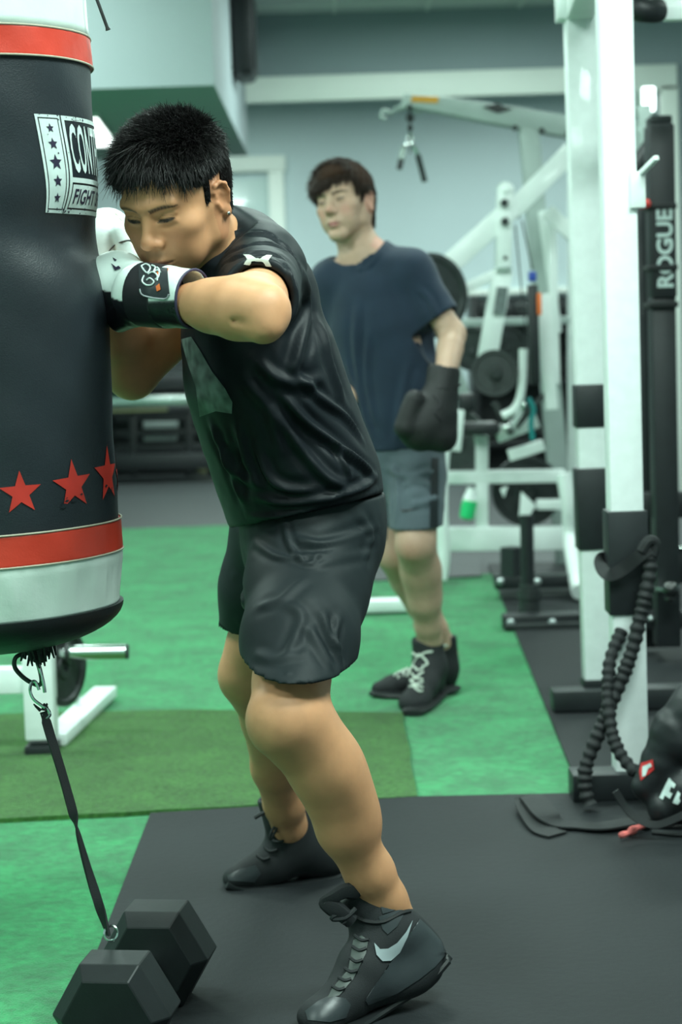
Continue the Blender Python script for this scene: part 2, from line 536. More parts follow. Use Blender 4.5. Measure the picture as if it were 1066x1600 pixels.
def surface_nets(fn, lo, hi, h):
    lo = np.array(lo, np.float32); hi = np.array(hi, np.float32)
    B = 8
    nb = np.ceil((hi - lo) / (h * B)).astype(int)
    n = nb * B + 1
    bc = np.stack(np.meshgrid(*[lo[i] + (np.arange(nb[i]) + 0.5) * B * h for i in range(3)], indexing='ij'), -1).reshape(-1, 3).astype(np.float32)
    dc = fn(bc)
    act = np.abs(dc) < B * h * 1.25 + 0.012
    vals = np.repeat(np.repeat(np.repeat(np.where(dc < 0, -1.0, 1.0).reshape(nb), B, 0), B, 1), B, 2).astype(np.float32)
    vals = np.pad(vals, ((0, 1), (0, 1), (0, 1)), mode='edge')
    mask = np.zeros(n, bool)
    ai = np.argwhere(act.reshape(nb)) * B
    for dx in range(B + 1):
        for dy in range(B + 1):
            for dz in range(B + 1):
                mask[ai[:, 0] + dx, ai[:, 1] + dy, ai[:, 2] + dz] = True
    idx = np.argwhere(mask)
    out = np.empty(len(idx), np.float32)
    for s in range(0, len(idx), 400000):
        out[s:s + 400000] = fn(lo + idx[s:s + 400000].astype(np.float32) * h)
    vals[mask] = out
    ins = vals < 0
    c = np.zeros(tuple(np.array(vals.shape) - 1), np.uint8)
    for dx in (0, 1):
        for dy in (0, 1):
            for dz in (0, 1):
                c += ins[dx:dx + c.shape[0], dy:dy + c.shape[1], dz:dz + c.shape[2]]
    cells = np.argwhere((c > 0) & (c < 8))
    corners = np.array([[i, j, k] for i in (0, 1) for j in (0, 1) for k in (0, 1)])
    vc = np.stack([vals[cells[:, 0] + a, cells[:, 1] + b, cells[:, 2] + d] for a, b, d in corners], 1)
    pos = np.zeros((len(cells), 3)); cnt = np.zeros(len(cells))
    for i in range(8):
        for j in range(i + 1, 8):
            if np.abs(corners[i] - corners[j]).sum() != 1: continue
            a, b = vc[:, i], vc[:, j]
            x = (a < 0) != (b < 0)
            t = np.where(x, a / np.where(x, a - b, 1), 0)
            pos += np.where(x[:, None], corners[i] + t[:, None] * (corners[j] - corners[i]), 0)
            cnt += x
    verts = lo + (cells + pos / cnt[:, None]) * h
    imap = -np.ones(c.shape, np.int64)
    imap[cells[:, 0], cells[:, 1], cells[:, 2]] = np.arange(len(cells))
    quads = []
    for ax in range(3):
        s0 = [slice(None)] * 3; s1 = [slice(None)] * 3
        s0[ax] = slice(0, -1); s1[ax] = slice(1, None)
        A, Bv = ins[tuple(s0)], ins[tuple(s1)]
        e = np.argwhere(A != Bv)
        o1, o2 = [(1, 2), (2, 0), (0, 1)][ax]
        ok = (e[:, o1] > 0) & (e[:, o2] > 0) & (e[:, o1] < c.shape[o1]) & (e[:, o2] < c.shape[o2])
        e = e[ok]
        fl = A[e[:, 0], e[:, 1], e[:, 2]]
        def g(d1, d2):
            q = e.copy(); q[:, o1] += d1; q[:, o2] += d2
            return imap[q[:, 0], q[:, 1], q[:, 2]]
        q = np.stack([g(-1, -1), g(0, -1), g(0, 0), g(-1, 0)], 1)
        q[~fl] = q[~fl][:, ::-1]
        quads.append(q)
    quads = np.concatenate(quads)
    quads = quads[(quads >= 0).all(1)]
    return verts.astype(np.float32), quads

def np_mesh(name, verts, quads):
    me = bpy.data.meshes.new(name)
    me.vertices.add(len(verts)); me.vertices.foreach_set('co', verts.astype(np.float32).ravel())
    k = quads.shape[1]
    me.loops.add(quads.size); me.loops.foreach_set('vertex_index', quads.astype(np.int32).ravel())
    me.polygons.add(len(quads)); me.polygons.foreach_set('loop_start', np.arange(0, quads.size, k, dtype=np.int32))
    me.update(calc_edges=True)
    return me

def solid(name, sdf, lo, hi, h, material, parent, color=None, extra=None):
    """mesh of sdf; color(verts)->(n,3) stored in 'Col'; extra = list of (sdf, lo, hi, h) pieces of the same mesh"""
    parts = [surface_nets(sdf.ev if isinstance(sdf, SDF) else sdf, lo, hi, h)]
    for (s2, l2, h2, hh) in (extra or []):
        parts.append(surface_nets(s2.ev if isinstance(s2, SDF) else s2, l2, h2, hh))
    vs, qs, off = [], [], 0
    for v, q in parts:
        vs.append(v); qs.append(q + off); off += len(v)
    v = np.concatenate(vs); q = np.concatenate(qs)
    me = np_mesh(name, v, q)
    if color is not None:
        c = np.ones((len(v), 4), np.float32); c[:, :3] = color(v)
        at = me.attributes.new('Col', 'FLOAT_COLOR', 'POINT')
        at.data.foreach_set('color', c.ravel())
    o = finish(name, me, material, parent, True, 0)
    return o

def frame3(fwd, up=EZ):
    """3x3 matrix whose columns are left(x), forward(y), up(z)"""
    y = Vector(fwd).normalized()
    x = y.cross(Vector(up)).normalized()
    z = x.cross(y)
    return Matrix((x, y, z)).transposed()

def projector(mesh_objs):
    """BVH of meshes in world space, used to lay decals and cords on surfaces"""
    from mathutils.bvhtree import BVHTree
    vs, fs = [], []
    for o in mesh_objs:
        off = len(vs)
        mw = parent_world(o)
        vs += [mw @ v.co for v in o.data.vertices]
        fs += [[off + i for i in p.vertices] for p in o.data.polygons]
    return BVHTree.FromPolygons(vs, fs)

def hit(bvh, px, py, lift=0.002, default=3.2):
    """point on a mesh where the ray through the pixel meets it"""
    d = (_fw + _rt * ((px - 533) / FPX) + _up * ((800 - py) / FPX)).normalized()
    loc, nrm, _, _ = bvh.ray_cast(CAM, d)
    if loc is None:
        return W(px, py, default), -d
    if nrm.dot(d) > 0: nrm = -nrm
    return loc + nrm * lift, nrm
# ================================================================ THE SETTING
def struct(o):
    o['kind'] = 'structure'; return o

def bx(name, lo, hi, material, bev=0.0):
    mb = MB()
    mb.box([(lo[i] + hi[i]) / 2 for i in range(3)], [hi[i] - lo[i] for i in range(3)], None, bev)
    return mb.build(name, material, None, True, 30)

XL, XR, YB, YF = -5.2, 5.6, -1.6, 17.6
struct(bx('floor', (XL - .1, YB - .1, -0.15), (XR + .1, YF + .1, -0.012), M['rubber_far']))
struct(bx('ceiling', (XL, YB, CEIL_Z), (XR, YF, CEIL_Z + 0.1), M['ceiling']))
struct(bx('wall_left', (XL - .1, YB, -0.012), (XL, YF, CEIL_Z + .1), M['wall']))
struct(bx('wall_right', (XR, YB, -0.012), (XR + .1, YF, CEIL_Z + .1), M['wall']))
struct(bx('wall_behind', (XL, YB - .1, -0.012), (XR, YB, CEIL_Z + .1), M['wall']))
struct(bx('wall_far', (XL, YF, -0.012), (XR, YF + .1, CEIL_Z + .1), M['wall']))

# wall across the hall with a wide cased opening
PY = 13.1
zt = W(650, 141, PY).z             # lower edge of the header casing
xr = W(1034, 140, PY).x
mb = MB()
mb.box(((XL + XR) / 2, PY + .08, (zt + CEIL_Z) / 2), (XR - XL, .16, CEIL_Z - zt))
mb.box(((xr + XR) / 2, PY + .08, zt / 2), (XR - xr, .16, zt))
mb.box((XL + .5, PY + .08, zt / 2), (1.0, .16, zt))
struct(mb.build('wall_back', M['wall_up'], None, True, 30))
mb = MB()
mb.box(((XL + 1 + xr) / 2 + .05, PY - .02, zt + .03), (xr - XL - 1 + .1, .05, .17), None, .006)
mb.box(((XL + 1 + xr) / 2, PY + .08, zt - .02), (xr - XL - 1, .2, .03), None, .004)
mb.box((xr + .045, PY - .02, zt / 2), (.12, .05, zt - .05), None, .006)
struct(mb.build('trim_1', M['trim'], None, True, 30))

# pale ledge and door frame on the far wall
mb = MB()
zl = W(800, 455, YF - .05).z
mb.box((1.8, YF - .04, zl), (5.4, .08, .05), None, .005)
struct(mb.build('trim_2', M['trim'], None, True, 30))
a = W(440, 268, YF); xd1 = a.x; zd = a.z
mb = MB()
mb.box((xd1 - .05, YF - .03, zd / 2), (.14, .08, zd), None, .006)
mb.box((xd1 - 1.25, YF - .03, zd / 2), (.14, .08, zd), None, .006)
mb.box((xd1 - .65, YF - .035, zd + .07), (1.38, .09, .14), None, .006)
tf = mb.build('trim_3', M['trim'], None, True, 30); struct(tf)
mb = MB()
mb.box((xd1 - .65, YF - .01, zd / 2 - .02), (1.1, .05, zd - .08), None, .004)
for zz in (zd * .3, zd * .72):
    mb.box((xd1 - .65, YF - .04, zz), (.78, .02, zd * .34), None, .008)
d1 = mb.build('door_1', mat('door_paint', (0.55, 0.68, 0.66), 0.25, coat=0.4), None, True, 30); struct(d1)
mb = MB(); mb.tube([(xd1 - .2, YF - .04, 1.0), (xd1 - .2, YF - .10, 1.0), (xd1 - .3, YF - .10, 1.0)], .012)
mb.build('door_handle', M['chrome'], d1)

# dropped box of the air duct, upper left
Yn, Yr = 9.5, PY
xs = W(335, 130, Yn).x; zs = W(335, 133, Yn).z
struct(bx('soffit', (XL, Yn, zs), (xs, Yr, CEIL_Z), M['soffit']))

# ceiling grid of thin rails and light troffers
mb = MB()
for i in range(17):
    y = -1.0 + i * 1.15
    mb.box(((XL + XR) / 2, y, CEIL_Z - .004), (XR - XL, .025, .012))
for i in range(18):
    x = XL + .3 + i * .62
    mb.box((x, (YB + YF) / 2, CEIL_Z - .003), (.025, YF - YB, .010))
struct(mb.build('trim_4', M['trim'], None, False, 0))

def ceiling_light(x, y, sx, sy, z, label, strength):
    t = empty('ceiling_light', (x, y, z), label, 'light', 'ceiling lights')
    mb = MB()
    w = .04
    for (cx, cy, ax, ay) in ((0, sy / 2 + w / 2, sx + 2 * w, w), (0, -sy / 2 - w / 2, sx + 2 * w, w), (sx / 2 + w / 2, 0, w, sy), (-sx / 2 - w / 2, 0, w, sy)):
        mb.box((x + cx, y + cy, z - .02), (ax, ay, .05))
    mb.build('frame', M['trim'], t, True, 30)
    bm = bmesh.new()
    vs = [bm.verts.new((x + a * sx / 2, y + b * sy / 2, z - .03)) for a, b in ((-1, -1), (-1, 1), (1, 1), (1, -1))]
    bm.faces.new(vs)
    me = bpy.data.meshes.new('diffuser'); bm.to_mesh(me); bm.free()
    mm = M['lamp'].copy(); mm.node_tree.nodes['Principled BSDF'].inputs['Emission Strength'].default_value = strength
    link('diffuser', me, mm, t, False)
    return t
LROW = ['left ceiling panel in the row above the camera', 'right ceiling panel in the row above the camera', 'ceiling panel above the hunched boxer', 'ceiling panel in front of the white rack',
        'left ceiling panel above the duct end', 'middle ceiling panel above the standing person', 'right ceiling panel level with the standing person',
        'middle ceiling panel above the cable machine', 'right ceiling panel level with the cable machine', 'left ceiling panel in front of the duct box']
for (x, y, sx, sy, st), lb in zip(LIGHT_PANELS, LROW):
    ceiling_light(x, y, sx, sy, CEIL_Z, 'fluorescent ' + lb, st)
# lamp let into the underside of the duct box, seen between the bag and the boxer's hair
c0, c1, c2, c3 = (F(x, y, zs - .022) for x, y in ((184, 229), (152, 185), (20, 190), (20, 232)))
t = empty('duct_lamp', (c0 + c2) / 2, 'bright fluorescent lamp glowing between the heavy bag and the dark-haired boxer', 'light')
mb = MB(); mb.prism([c0, c1, c2, c3], (0, 0, .004)); mb.build('diffuser', mat('duct_lamp', (1, 1, 1), .5, emit=((.9, 1, .97), 2.5)), t, False)
cc = (c0 + c1 + c2 + c3) / 4
mb = MB(); mb.prism([cc + (c - cc) * 1.02 + EZ * .003 for c in (c0, c1, c2, c3)], (0, 0, .020)); mb.build('frame', M['trim'], t, False)
ceiling_light(1.9, 15.4, 1.2, .6, CEIL_Z, 'fluorescent ceiling panel in the room beyond the opening, right one', 42)
ceiling_light(-1.0, 15.2, 1.2, .6, CEIL_Z, 'added unseen ceiling panel brightening the far wall beyond the opening, left one', 42)  # unseen second panel, added only to brighten the far wall

# ---------------------------------------------------------------- floor coverings
def slab(name, pts, z0, z1, material, label, cat, n=0, wob=0.0):
    """polygon slab; edges get subdivided and wobbled a little"""
    P = []
    m_ = len(pts)
    for i in range(m_):
        a, b = Vector(pts[i]), Vector(pts[(i + 1) % m_])
        k = max(1, int((b - a).length / 0.12)) if wob else 1
        nrm = Vector((-(b - a).y, (b - a).x, 0)).normalized()
        for j in range(k):
            p = a.lerp(b, j / k)
            if j: p = p + nrm * random.uniform(-wob, wob)
            P.append((p.x, p.y, z0))
    mb = MB()
    mb.prism(P, (0, 0, z1 - z0))
    return tag(mb.build(name, material, None, True, 30), label, cat)

tl = W(0, 0, 1)
g = lambda x, y, z=0.0: F(x, y, z)
far_l = g(190, 826); a1 = g(385, 820)
slab('turf_carpet', [Vector((XL, g(190, 829).y, 0)), g(400, 819), g(345, 905), g(780, 896), g(910, 1245), Vector((1.1, 3.6, 0)), Vector((1.1, -1.4, 0)), Vector((XL, -1.4, 0))], -0.012, 0.0,
     M['turf'], 'bright green artificial turf carpet covering the training floor', 'carpet')
slab('turf_mat', [g(-120, 1118, .012), g(300, 1108, .012), g(630, 1113, .012), g(652, 1243, .012), g(-120, 1286, .012)], 0.0, 0.012, M['olive'],
     'olive green grass-like turf mat laid across the bright green carpet', 'mat', wob=.004)
L0 = g(235, 1270, .012); L1 = g(100, 1619, .012)
L2 = L0 + (L1 - L0) * 2.6
slab('rubber_mat', [L0, g(652, 1244, .012), g(1066, 1235, .012), g(1250, 1230, .012), Vector((2.2, L2.y, .012)), L2], 0.0, 0.012, M['rubber'],
     'large dark grey rubber mat under the dumbbell and the black boxing boots', 'mat')
slab('rubber_mat', [g(762, 880, .008), g(893, 1201, .008), g(1300, 1196, .008), g(1200, 870, .008)], 0.0, 0.008, M['rubber'],
     'black rubber mat under the white power rack', 'mat')
slab('rubber_mat', [g(345, 888, .008), g(590, 906, .008), g(752, 899, .008), g(752, 868, .008), g(388, 850, .008)], 0.0, 0.008, M['rubber_far'],
     'grey rubber mat under the cable machine behind the standing person', 'mat')

# speaker fixed to the duct side
t = empty('wall_speaker', W(385, 85, 9.9), 'black oblong loudspeaker mounted high on the pale duct box side', 'speaker')
sx = xs
s0 = W(383, 88, 10.6); s1 = W(385, -60, 10.6)
mb = MB(); mb.box((sx + .065, 11.5, (s0.z + s1.z) / 2), (.13, .5, s1.z - s0.z), None, .04)
mb.build('cabinet', M['black_vinyl'], t)
mb = MB(); mb.box((sx + .135, 11.5, (s0.z + s1.z) / 2), (.012, .42, s1.z - s0.z - .08), None, .005)
mb.build('grille', M['black_steel'], t)
# ================================================================ HEAVY BAG, TETHER, DUMBBELL
BAG_Y = 3.10
BR = 0.204
b_top = W(-77, 0, BAG_Y); b_bot = W(-2, 930, BAG_Y)
BAX = (b_top - b_bot).normalized()
def bag_z(px, py):
    """height along the bag axis of a pixel on its near face"""
    p = W(px, py, BAG_Y - BR * .92)
    return (p - b_bot).dot(BAX)
BU = EX - BAX * BAX.x; BU.normalize()
BV = BAX.cross(BU)
if BV.y > 0: BV = -BV           # points to the camera
H = dict(bot=bag_z(0, 975), wb=bag_z(0, 888), rb=bag_z(0, 838), rt=bag_z(0, 84), wt=bag_z(0, 36))
H['top'] = H['wt'] + .33
def bag_r(th, h):
    r = BR
    # slight swell in the lower half, dent where the glove lands
    r += .006 * math.sin((h - .2) * 3.0)
    if h < .05: r -= .006 * ((.05 - h) / .05)
    hd = bag_z(150, 352)
    dth = (th - 1.15)
    r -= .036 * math.exp(-(dth / .55) ** 2 - ((h - hd) / .05) ** 2)
    r += .009 * math.exp(-(dth / .5) ** 2 - ((h - hd + .14) / .09) ** 2)
    r += .0012 * math.sin(h * 37 + 3 * th) * math.sin(th * 5 + h * 11)
    return r
def bag_pt(th, h, lift=0.0):
    """th = 0 faces the camera, grows to the right"""
    r = bag_r(th, h) + lift
    return b_bot + BAX * h + BU * math.sin(th) * r + BV * math.cos(th) * r
def bag_band(name, h0, h1, material, parent, lift=0.0, nh=40, caps=True, inner=None, amp=0.0):
    bm = bmesh.new(); NT = 120
    rows = []
    for i in range(nh + 1):
        h = h0 + (h1 - h0) * i / nh
        rows.append([bm.verts.new(bag_pt(2 * math.pi * k / NT, h, lift + amp * math.sin(k * 1.7 + math.sin(k * .9) * 2) * math.sin(math.pi * i / nh))) for k in range(NT)])
    for i in range(nh):
        for k in range(NT):
            bm.faces.new((rows[i][k], rows[i][(k + 1) % NT], rows[i + 1][(k + 1) % NT], rows[i + 1][k]))
    if lift > 0:   # turned-in edges
        for row, hh in ((rows[0], h0), (rows[-1], h1)):
            inn = [bm.verts.new(bag_pt(2 * math.pi * k / NT, hh, -.004)) for k in range(NT)]
            for k in range(NT):
                bm.faces.new((row[k], row[(k + 1) % NT], inn[(k + 1) % NT], inn[k]))
    bmesh.ops.recalc_face_normals(bm, faces=bm.faces)
    me = bpy.data.meshes.new(name); bm.to_mesh(me); bm.free()
    return link(name, me, material, parent, True)

bag = empty('heavy_bag', b_bot - BAX * .1, 'black hanging punching bag with red and white bands and red stars', 'punching bag')
bag_band('body', H['bot'] - .002, H['top'], M['bag_vinyl'], bag, 0, 150)
bag_band('lower_white_band', H['bot'], H['wb'], M['white_vinyl'], bag, .0035, 24, amp=.0022)['label'] = 'white vinyl band at the bottom'
bag_band('lower_red_band', H['wb'], H['rb'], M['red_vinyl'], bag, .0045, 12, amp=.0008)['label'] = 'red vinyl band at the bottom'
bag_band('upper_red_band', H['rt'], H['wt'], M['red_vinyl'], bag, .0045, 12, amp=.0008)['label'] = 'red vinyl band at the top'
bag_band('upper_white_band', H['wt'], H['top'], M['white_vinyl'], bag, .0035, 24)['label'] = 'white vinyl band at the top'
for hh in (H['rb'] + .001, H['wb'], H['rt'], H['wt']):
    mb = MB(); mb.tube([bag_pt(2 * math.pi * k / 160, hh, .0048) for k in range(161)], .0016, 6, False)
    mb.build('piping', M['stitch'], bag)
# rounded bottom and tied neck
prof = []
for i in range(15):
    a = i / 14 * math.pi / 2
    prof.append((BR * (.985 * math.cos(a)) if i < 14 else .02, -.070 * math.sin(a)))
mb = MB(); mb.lathe([(p[0] * (1 + .0), p[1]) for p in prof][::-1], b_bot + BAX * (H['bot']), BAX, 72)
bot = mb.build('bottom_cap', M['black_vinyl'], bag)
tuft_c = W(58, 1006, BAG_Y - .06)
mb = MB()
for k in range(70):
    a = random.uniform(0, 6.28); r = random.uniform(0, .020)
    p = tuft_c + Vector((math.cos(a) * r * 1.3, math.sin(a) * r, random.uniform(.0, .03)))
    q = p + Vector((random.uniform(-.012, .012), random.uniform(-.01, .01), -random.uniform(.02, .042)))
    mb.tube([p, q], [.005, .0015], 5)
mb.ball(tuft_c + Vector((-.01, 0, .012)), (.034, .03, .026))
mb.build('tied_end', M['webbing'], bag)
# hanging straps, ring and chain to the ceiling (above the frame)
top_c = b_bot + BAX * H['top']
mb = MB(); mb.lathe([(BR + .003, -.002), (BR - .01, .02), (.02, .03)], top_c, BAX, 48); mb.build('top_cap', M['black_vinyl'], bag)
apex = top_c + Vector((0, 0, .42))
for k in range(4):
    a = k * math.pi / 2 + .4
    p = top_c + (BU * math.cos(a) + BV * math.sin(a)) * (BR - .005)
    ribbon([p - BAX * .1, p, apex], (p - top_c), .04, .004).build('hanging_strap', M['webbing'], bag)
mb = MB(); mb.lathe([(.03 + .005 * math.cos(t), .005 * math.sin(t)) for t in [k * math.pi / 4 for k in range(8)]], apex + EZ * .03, EX, 24, True); mb.build('ring', M['chrome'], bag)
z = apex.z + .05; k = 0
mb = MB()
while z < CEIL_Z - .01:
    ax = EX if k % 2 else EY
    c = Vector((apex.x, apex.y, z)); side = EY if k % 2 else EX
    mb.tube([c + side * .012 * math.cos(t) + EZ * .024 * math.sin(t) for t in [j * math.pi / 6 for j in range(13)]], .0035, 6, False)
    z += .04; k += 1
mb.build('chain', M['chrome'], bag)
# loose cord dangling at the bag's right side
mb = MB(); mb.tube(catmull([W(138, -60, 3.1), W(147, -15, 3.08), W(157, 14, 3.07), W(169, 47, 3.07)], 5), [.0028] * 15 + [.0045], 8)
mb.build('cord', M['webbing'], bag)

# printed label: star column, name block, lower block
h_t, h_b = bag_z(80, 172), bag_z(80, 327)
th0 = math.radians(43)
lean = .022
LH = h_t - h_b
def lab(u, v, lift=.0008):
    """u metres to the right along the surface, v metres up"""
    return bag_pt(th0 + (u - lean * (v / LH)) / BR + .085, h_b + v, lift)
white = []
c1 = .049; LW = .262
white.append(frame2(0, 0, c1, LH, .0045))
white.append([rect2(.0065, .0065, c1 - .0065, LH - .0065)])
x0 = c1 + .003; ym = .046
white.append(frame2(x0, 0, LW, LH, .0065))
white.append([rect2(x0 + .0065, ym, LW - .0065, ym + .0075)])
white.append([rect2(x0 + .009, .009, LW - .009, ym - .003)])
pl = [q for grp in white for q in grp]
name_top = place_text(text_polys('CONTENDER', .018, 1.08), x0 + .012, ym + .015, LW - .012, LH - .011)
lbl = decal('printed_label', pl + [name_top], lambda u, v, t: lab(u, v, .001), M['decal_white'], bag, .008)
lbl['label'] = 'white printed panel with stars and block lettering'
dark = []
rs = [.0075, .0095, .0125, .0095, .0078]
vy = [LH * f for f in (.86, .70, .51, .32, .15)]
for r, v in zip(rs, vy):
    p = star_pts(c1 / 2, v, r, .05, .45); dark.append((p, [tuple(range(10))]))
low = place_text(text_polys('FIGHT SPORTS', .02, 1.05), x0 + .016, .0145, LW - .016, ym - .009)
dark.append(low)
rr = random.Random(3)
for k in range(46):     # worn flecks in the print
    u = rr.uniform(.001, LW * .5); v = rr.choice([rr.uniform(0, .008), rr.uniform(LH - .008, LH), rr.uniform(0, LH)])
    s = rr.uniform(.0007, .0022)
    dark.append(([(u - s, v), (u, v - s * .7), (u + s * 1.3, v), (u, v + s * rr.uniform(.5, 1.8))], [(0, 1, 2, 3)]))
decal('label_lettering', dark, lambda u, v, t: lab(u, v, .0016), M['decal_dark'], lbl, .01)

# red stars round the foot of the bag
stars = [(25, 770, .036, 0), (110, 752, .043, 0), (178, 735, .050, 1)]
cx_b = -6
st = [(math.radians(23.3), bag_z(25, 771), .0345), (math.radians(49), bag_z(110, 762), .0405), (math.radians(76), bag_z(170, 750), .047)]
for k in range(4, 15):
    st.append((math.radians(23.3 + 25.7 * (k - 1)), bag_z(25, 768), .040))
rr = random.Random(11)
for i, (th, h, r) in enumerate(st):
    pts = star_pts(0, 0, r, 0.04 if i == 1 else 0, .40)
    poly = [(pts, [tuple(range(10))])]
    s = decal('star', poly, lambda u, v, t, th=th, h=h: bag_pt(th + u / BR, h + v, .0014), M['decal_red'], bag, .012)
    fl = []
    for k in range(9):
        if i < 3 and i >= 1 or i > 2:
            u = rr.uniform(-.6, .6) * r; v = -r * rr.uniform(.35, .8); q = rr.uniform(.001, .0035)
            fl.append(([(u - q * 2, v), (u, v - q * .6), (u + q * 2, v + q * .4), (u, v + q)], [(0, 1, 2, 3)]))
    if fl:
        decal('worn_flecks', fl, lambda u, v, t, th=th, h=h: bag_pt(th + u / BR, h + v, .0022), M['bag_vinyl'], s, .02)

# ---------------------------------------------------------------- tether
def ring_pts(pxs, Y):
    return [W(x, y, Y) for x, y in pxs]
mb = MB(); mb.tube(catmull([W(46, 1020, 3.09)] + ring_pts([(26, 1026), (23, 1042), (36, 1058), (52, 1068), (62, 1070)], 3.08) + ring_pts([(65, 1062), (61, 1042), (54, 1024)], 3.065), 6), .0038, 8)
o = mb.build('snap_hook', M['iron'], None); tag(o, 'dark metal ring clip hanging under the punching bag', 'clip')
mb = MB(); mb.tube(catmull(ring_pts([(61, 1078), (56, 1066), (50, 1066), (47, 1078), (52, 1092), (66, 1103), (75, 1109), (78, 1117), (72, 1122), (66, 1116)], 3.06), 6), .0026, 8)
mb.tube(catmull(ring_pts([(57, 1026), (62, 1045), (68, 1068), (70, 1082)], 3.063), 6), .003, 8)
o = mb.build('s_hook', M['chrome'], None); tag(o, 'small bent metal hook linking ring clip to black strap', 'hook')
# twisted strap down to the dumbbell handle
sp = [(68, 1112), (79, 1150), (96, 1205), (112, 1262), (124, 1310), (138, 1360), (152, 1405), (163, 1440), (170, 1462)]
Yd = F(175, 1600).y
pts = catmull([W(x, y, 3.06 + (3.04 - 3.06) * i / 8) for i, (x, y) in enumerate(sp)], 8)
nn, ww = [], []
for i in range(len(pts)):
    a = i / len(pts) * 2.6 * math.pi
    nn.append(Vector((math.sin(a) * .9, -math.cos(a * .5) - .3, .1)))
    ww.append(.015 if i > 3 else .012)
t = empty('tether_strap', pts[-1], 'thin twisted black strap tying the punching bag to the dumbbell', 'strap')
ribbon(pts, nn, ww, .004).build('webbing', M['webbing'], t)
mb = MB()
for k in range(8):
    p = pts[0] + Vector((random.uniform(-.006, .006), random.uniform(-.004, .004), .002))
    mb.tube([p, p + Vector((random.uniform(-.014, .010), random.uniform(-.005, .005), random.uniform(.006, .014)))], [.003, .0012], 5)
mb.build('knot', M['webbing'], t)
mb = MB(); mb.tube([pts[-1] + Vector((.004 + .011 * math.cos(a), .004 * math.sin(a), .004 + .011 * math.sin(a))) for a in [j * math.pi / 8 for j in range(17)]], .0022, 6, False)
mb.build('ring', M['chrome'], t)

# ---------------------------------------------------------------- hex dumbbell
# six-sided heads with bevelled rims, axis running away to the right
def hex_head(cen, ax, R, L, inner):
    """hexagonal head along ax, flat side down; both ends chamfered"""
    ax = ax.normalized(); side = ax.cross(EZ).normalized(); up = side.cross(ax)
    mb = MB()
    def ring(rad, s):
        return [cen + ax * s + (side * math.cos(math.pi / 3 * k) + up * math.sin(math.pi / 3 * k)) * rad for k in range(6)]
    rows = [ring(R * .76, -L / 2), ring(R, -L / 2 + .028), ring(R, L / 2 - .028), ring(R * .76, L / 2)]
    vs = [[mb.bm.verts.new(p) for p in r] for r in rows]
    for i in range(3):
        for k in range(6):
            mb.bm.faces.new((vs[i][k], vs[i][(k + 1) % 6], vs[i + 1][(k + 1) % 6], vs[i + 1][k]))
    mb.bm.faces.new(vs[0][::-1]); mb.bm.faces.new(vs[-1])
    es = list(mb.bm.edges)
    bmesh.ops.bevel(mb.bm, geom=es, offset=.0015, segments=1, affect='EDGES')
    return mb
DR = .096
cz = DR * math.sin(math.pi / 3) + .012
G1 = F(174, 1587, cz); G2 = F(240, 1498, cz)
dax = (G2 - G1); dax.z = 0; dL = dax.length; dax.normalize()
t = empty('hex_dumbbell', (G1 + G2) / 2 - EZ * (cz - .012), 'big black hexagonal dumbbell on the rubber mat anchoring the bag strap', 'dumbbell')
hex_head(G1 + dax * .035, dax, DR, .128, 0).build('head', M['dumb'], t, False)
hex_head(G2 + dax * .035, dax, DR, .128, 0).build('head', M['dumb'], t, False)
mb = MB(); mb.lathe([(.017, .09), (.018, .11), (.0165, .13), (.019, .165), (.0165, .2), (.018, .22), (.017, .25)], G1, dax, 24)
mb.build('handle', M['chrome'], t)
# ================================================================ POWER RACK (right)
RF, RB = F(985, 1248).y, F(935, 1106).y
def post_x(px, py, Y): return W(px, py, Y).x
rack = empty('power_rack', (post_x(985, 1248, RF) + .6, (RF + RB) / 2, 0.008), 'tall white steel power rack with black sleeves on its lower posts', 'rack')
wP = .080
# front post
xf_b, xf_t = W(986, 1240, RF).x, W(959, 0, RF).x
xr_b, xr_t = W(934, 1000, RB).x, W(912, 300, RB).x
zt_r = W(905, 12, RB).z
mb = MB(); mb.beam((xf_b, RF, .02), (xf_b + (xf_t - xf_b) * .98, RF, zt_r), wP, wP, EY, .006)
fpost = mb.build('post', M['white_worn'], rack)
mb = MB(); mb.beam((xr_b, RB, .02), (xr_b + (xr_t - xr_b) * 1.1, RB, zt_r), wP * 1.12, wP, EY, .006)
rpost = mb.build('post', M['white_worn'], rack)
RW = 1.25
for Y_, xx in ((RF, xf_b), (RB, xr_b)):
    mb = MB(); mb.beam((xx + RW, Y_, .02), (xx + RW, Y_, zt_r), wP, wP, EY, .006); mb.build('post', M['white_worn'], rack)
# black sleeves
def lerp_x(xb, zb, xt, z_t, z): return xb + (xt - xb) * (z - zb) / (z_t - zb)
zb_f, zt_f = W(986, 1240, RF).z, W(959, 0, RF).z
zb_r, z3_r = W(934, 1000, RB).z, W(912, 300, RB).z
z0, z1 = W(985, 957, RF).z, W(980, 796, RF).z
mb = MB(); mb.beam((lerp_x(xf_b, zb_f, xf_t, zt_f, z0), RF, z0), (lerp_x(xf_b, zb_f, xf_t, zt_f, z1), RF, z1), .096, .094, EY, .004)
mb.build('sleeve', M['black_steel'], rack)
z0, z1 = W(930, 857, RB).z, W(928, 730, RB).z
mb = MB(); mb.beam((lerp_x(xr_b, zb_r, xr_t, z3_r, z0), RB, z0), (lerp_x(xr_b, zb_r, xr_t, z3_r, z1), RB, z1), .108, .094, EY, .004)
mb.build('sleeve', M['black_steel'], rack)
z0, z1 = W(930, 667, RB).z, W(928, 600, RB).z
mb = MB(); mb.box((xr_b - .012, RB, (z0 + z1) / 2), (.09, .09, z1 - z0), None, .004); mb.build('hook_plate', M['black_steel'], rack)
z0 = W(930, 1065, RB).z
mb = MB(); mb.box((xr_b, RB, z0), (.1, .09, .025), None, .002); mb.build('clamp_band', M['black_steel'], rack)
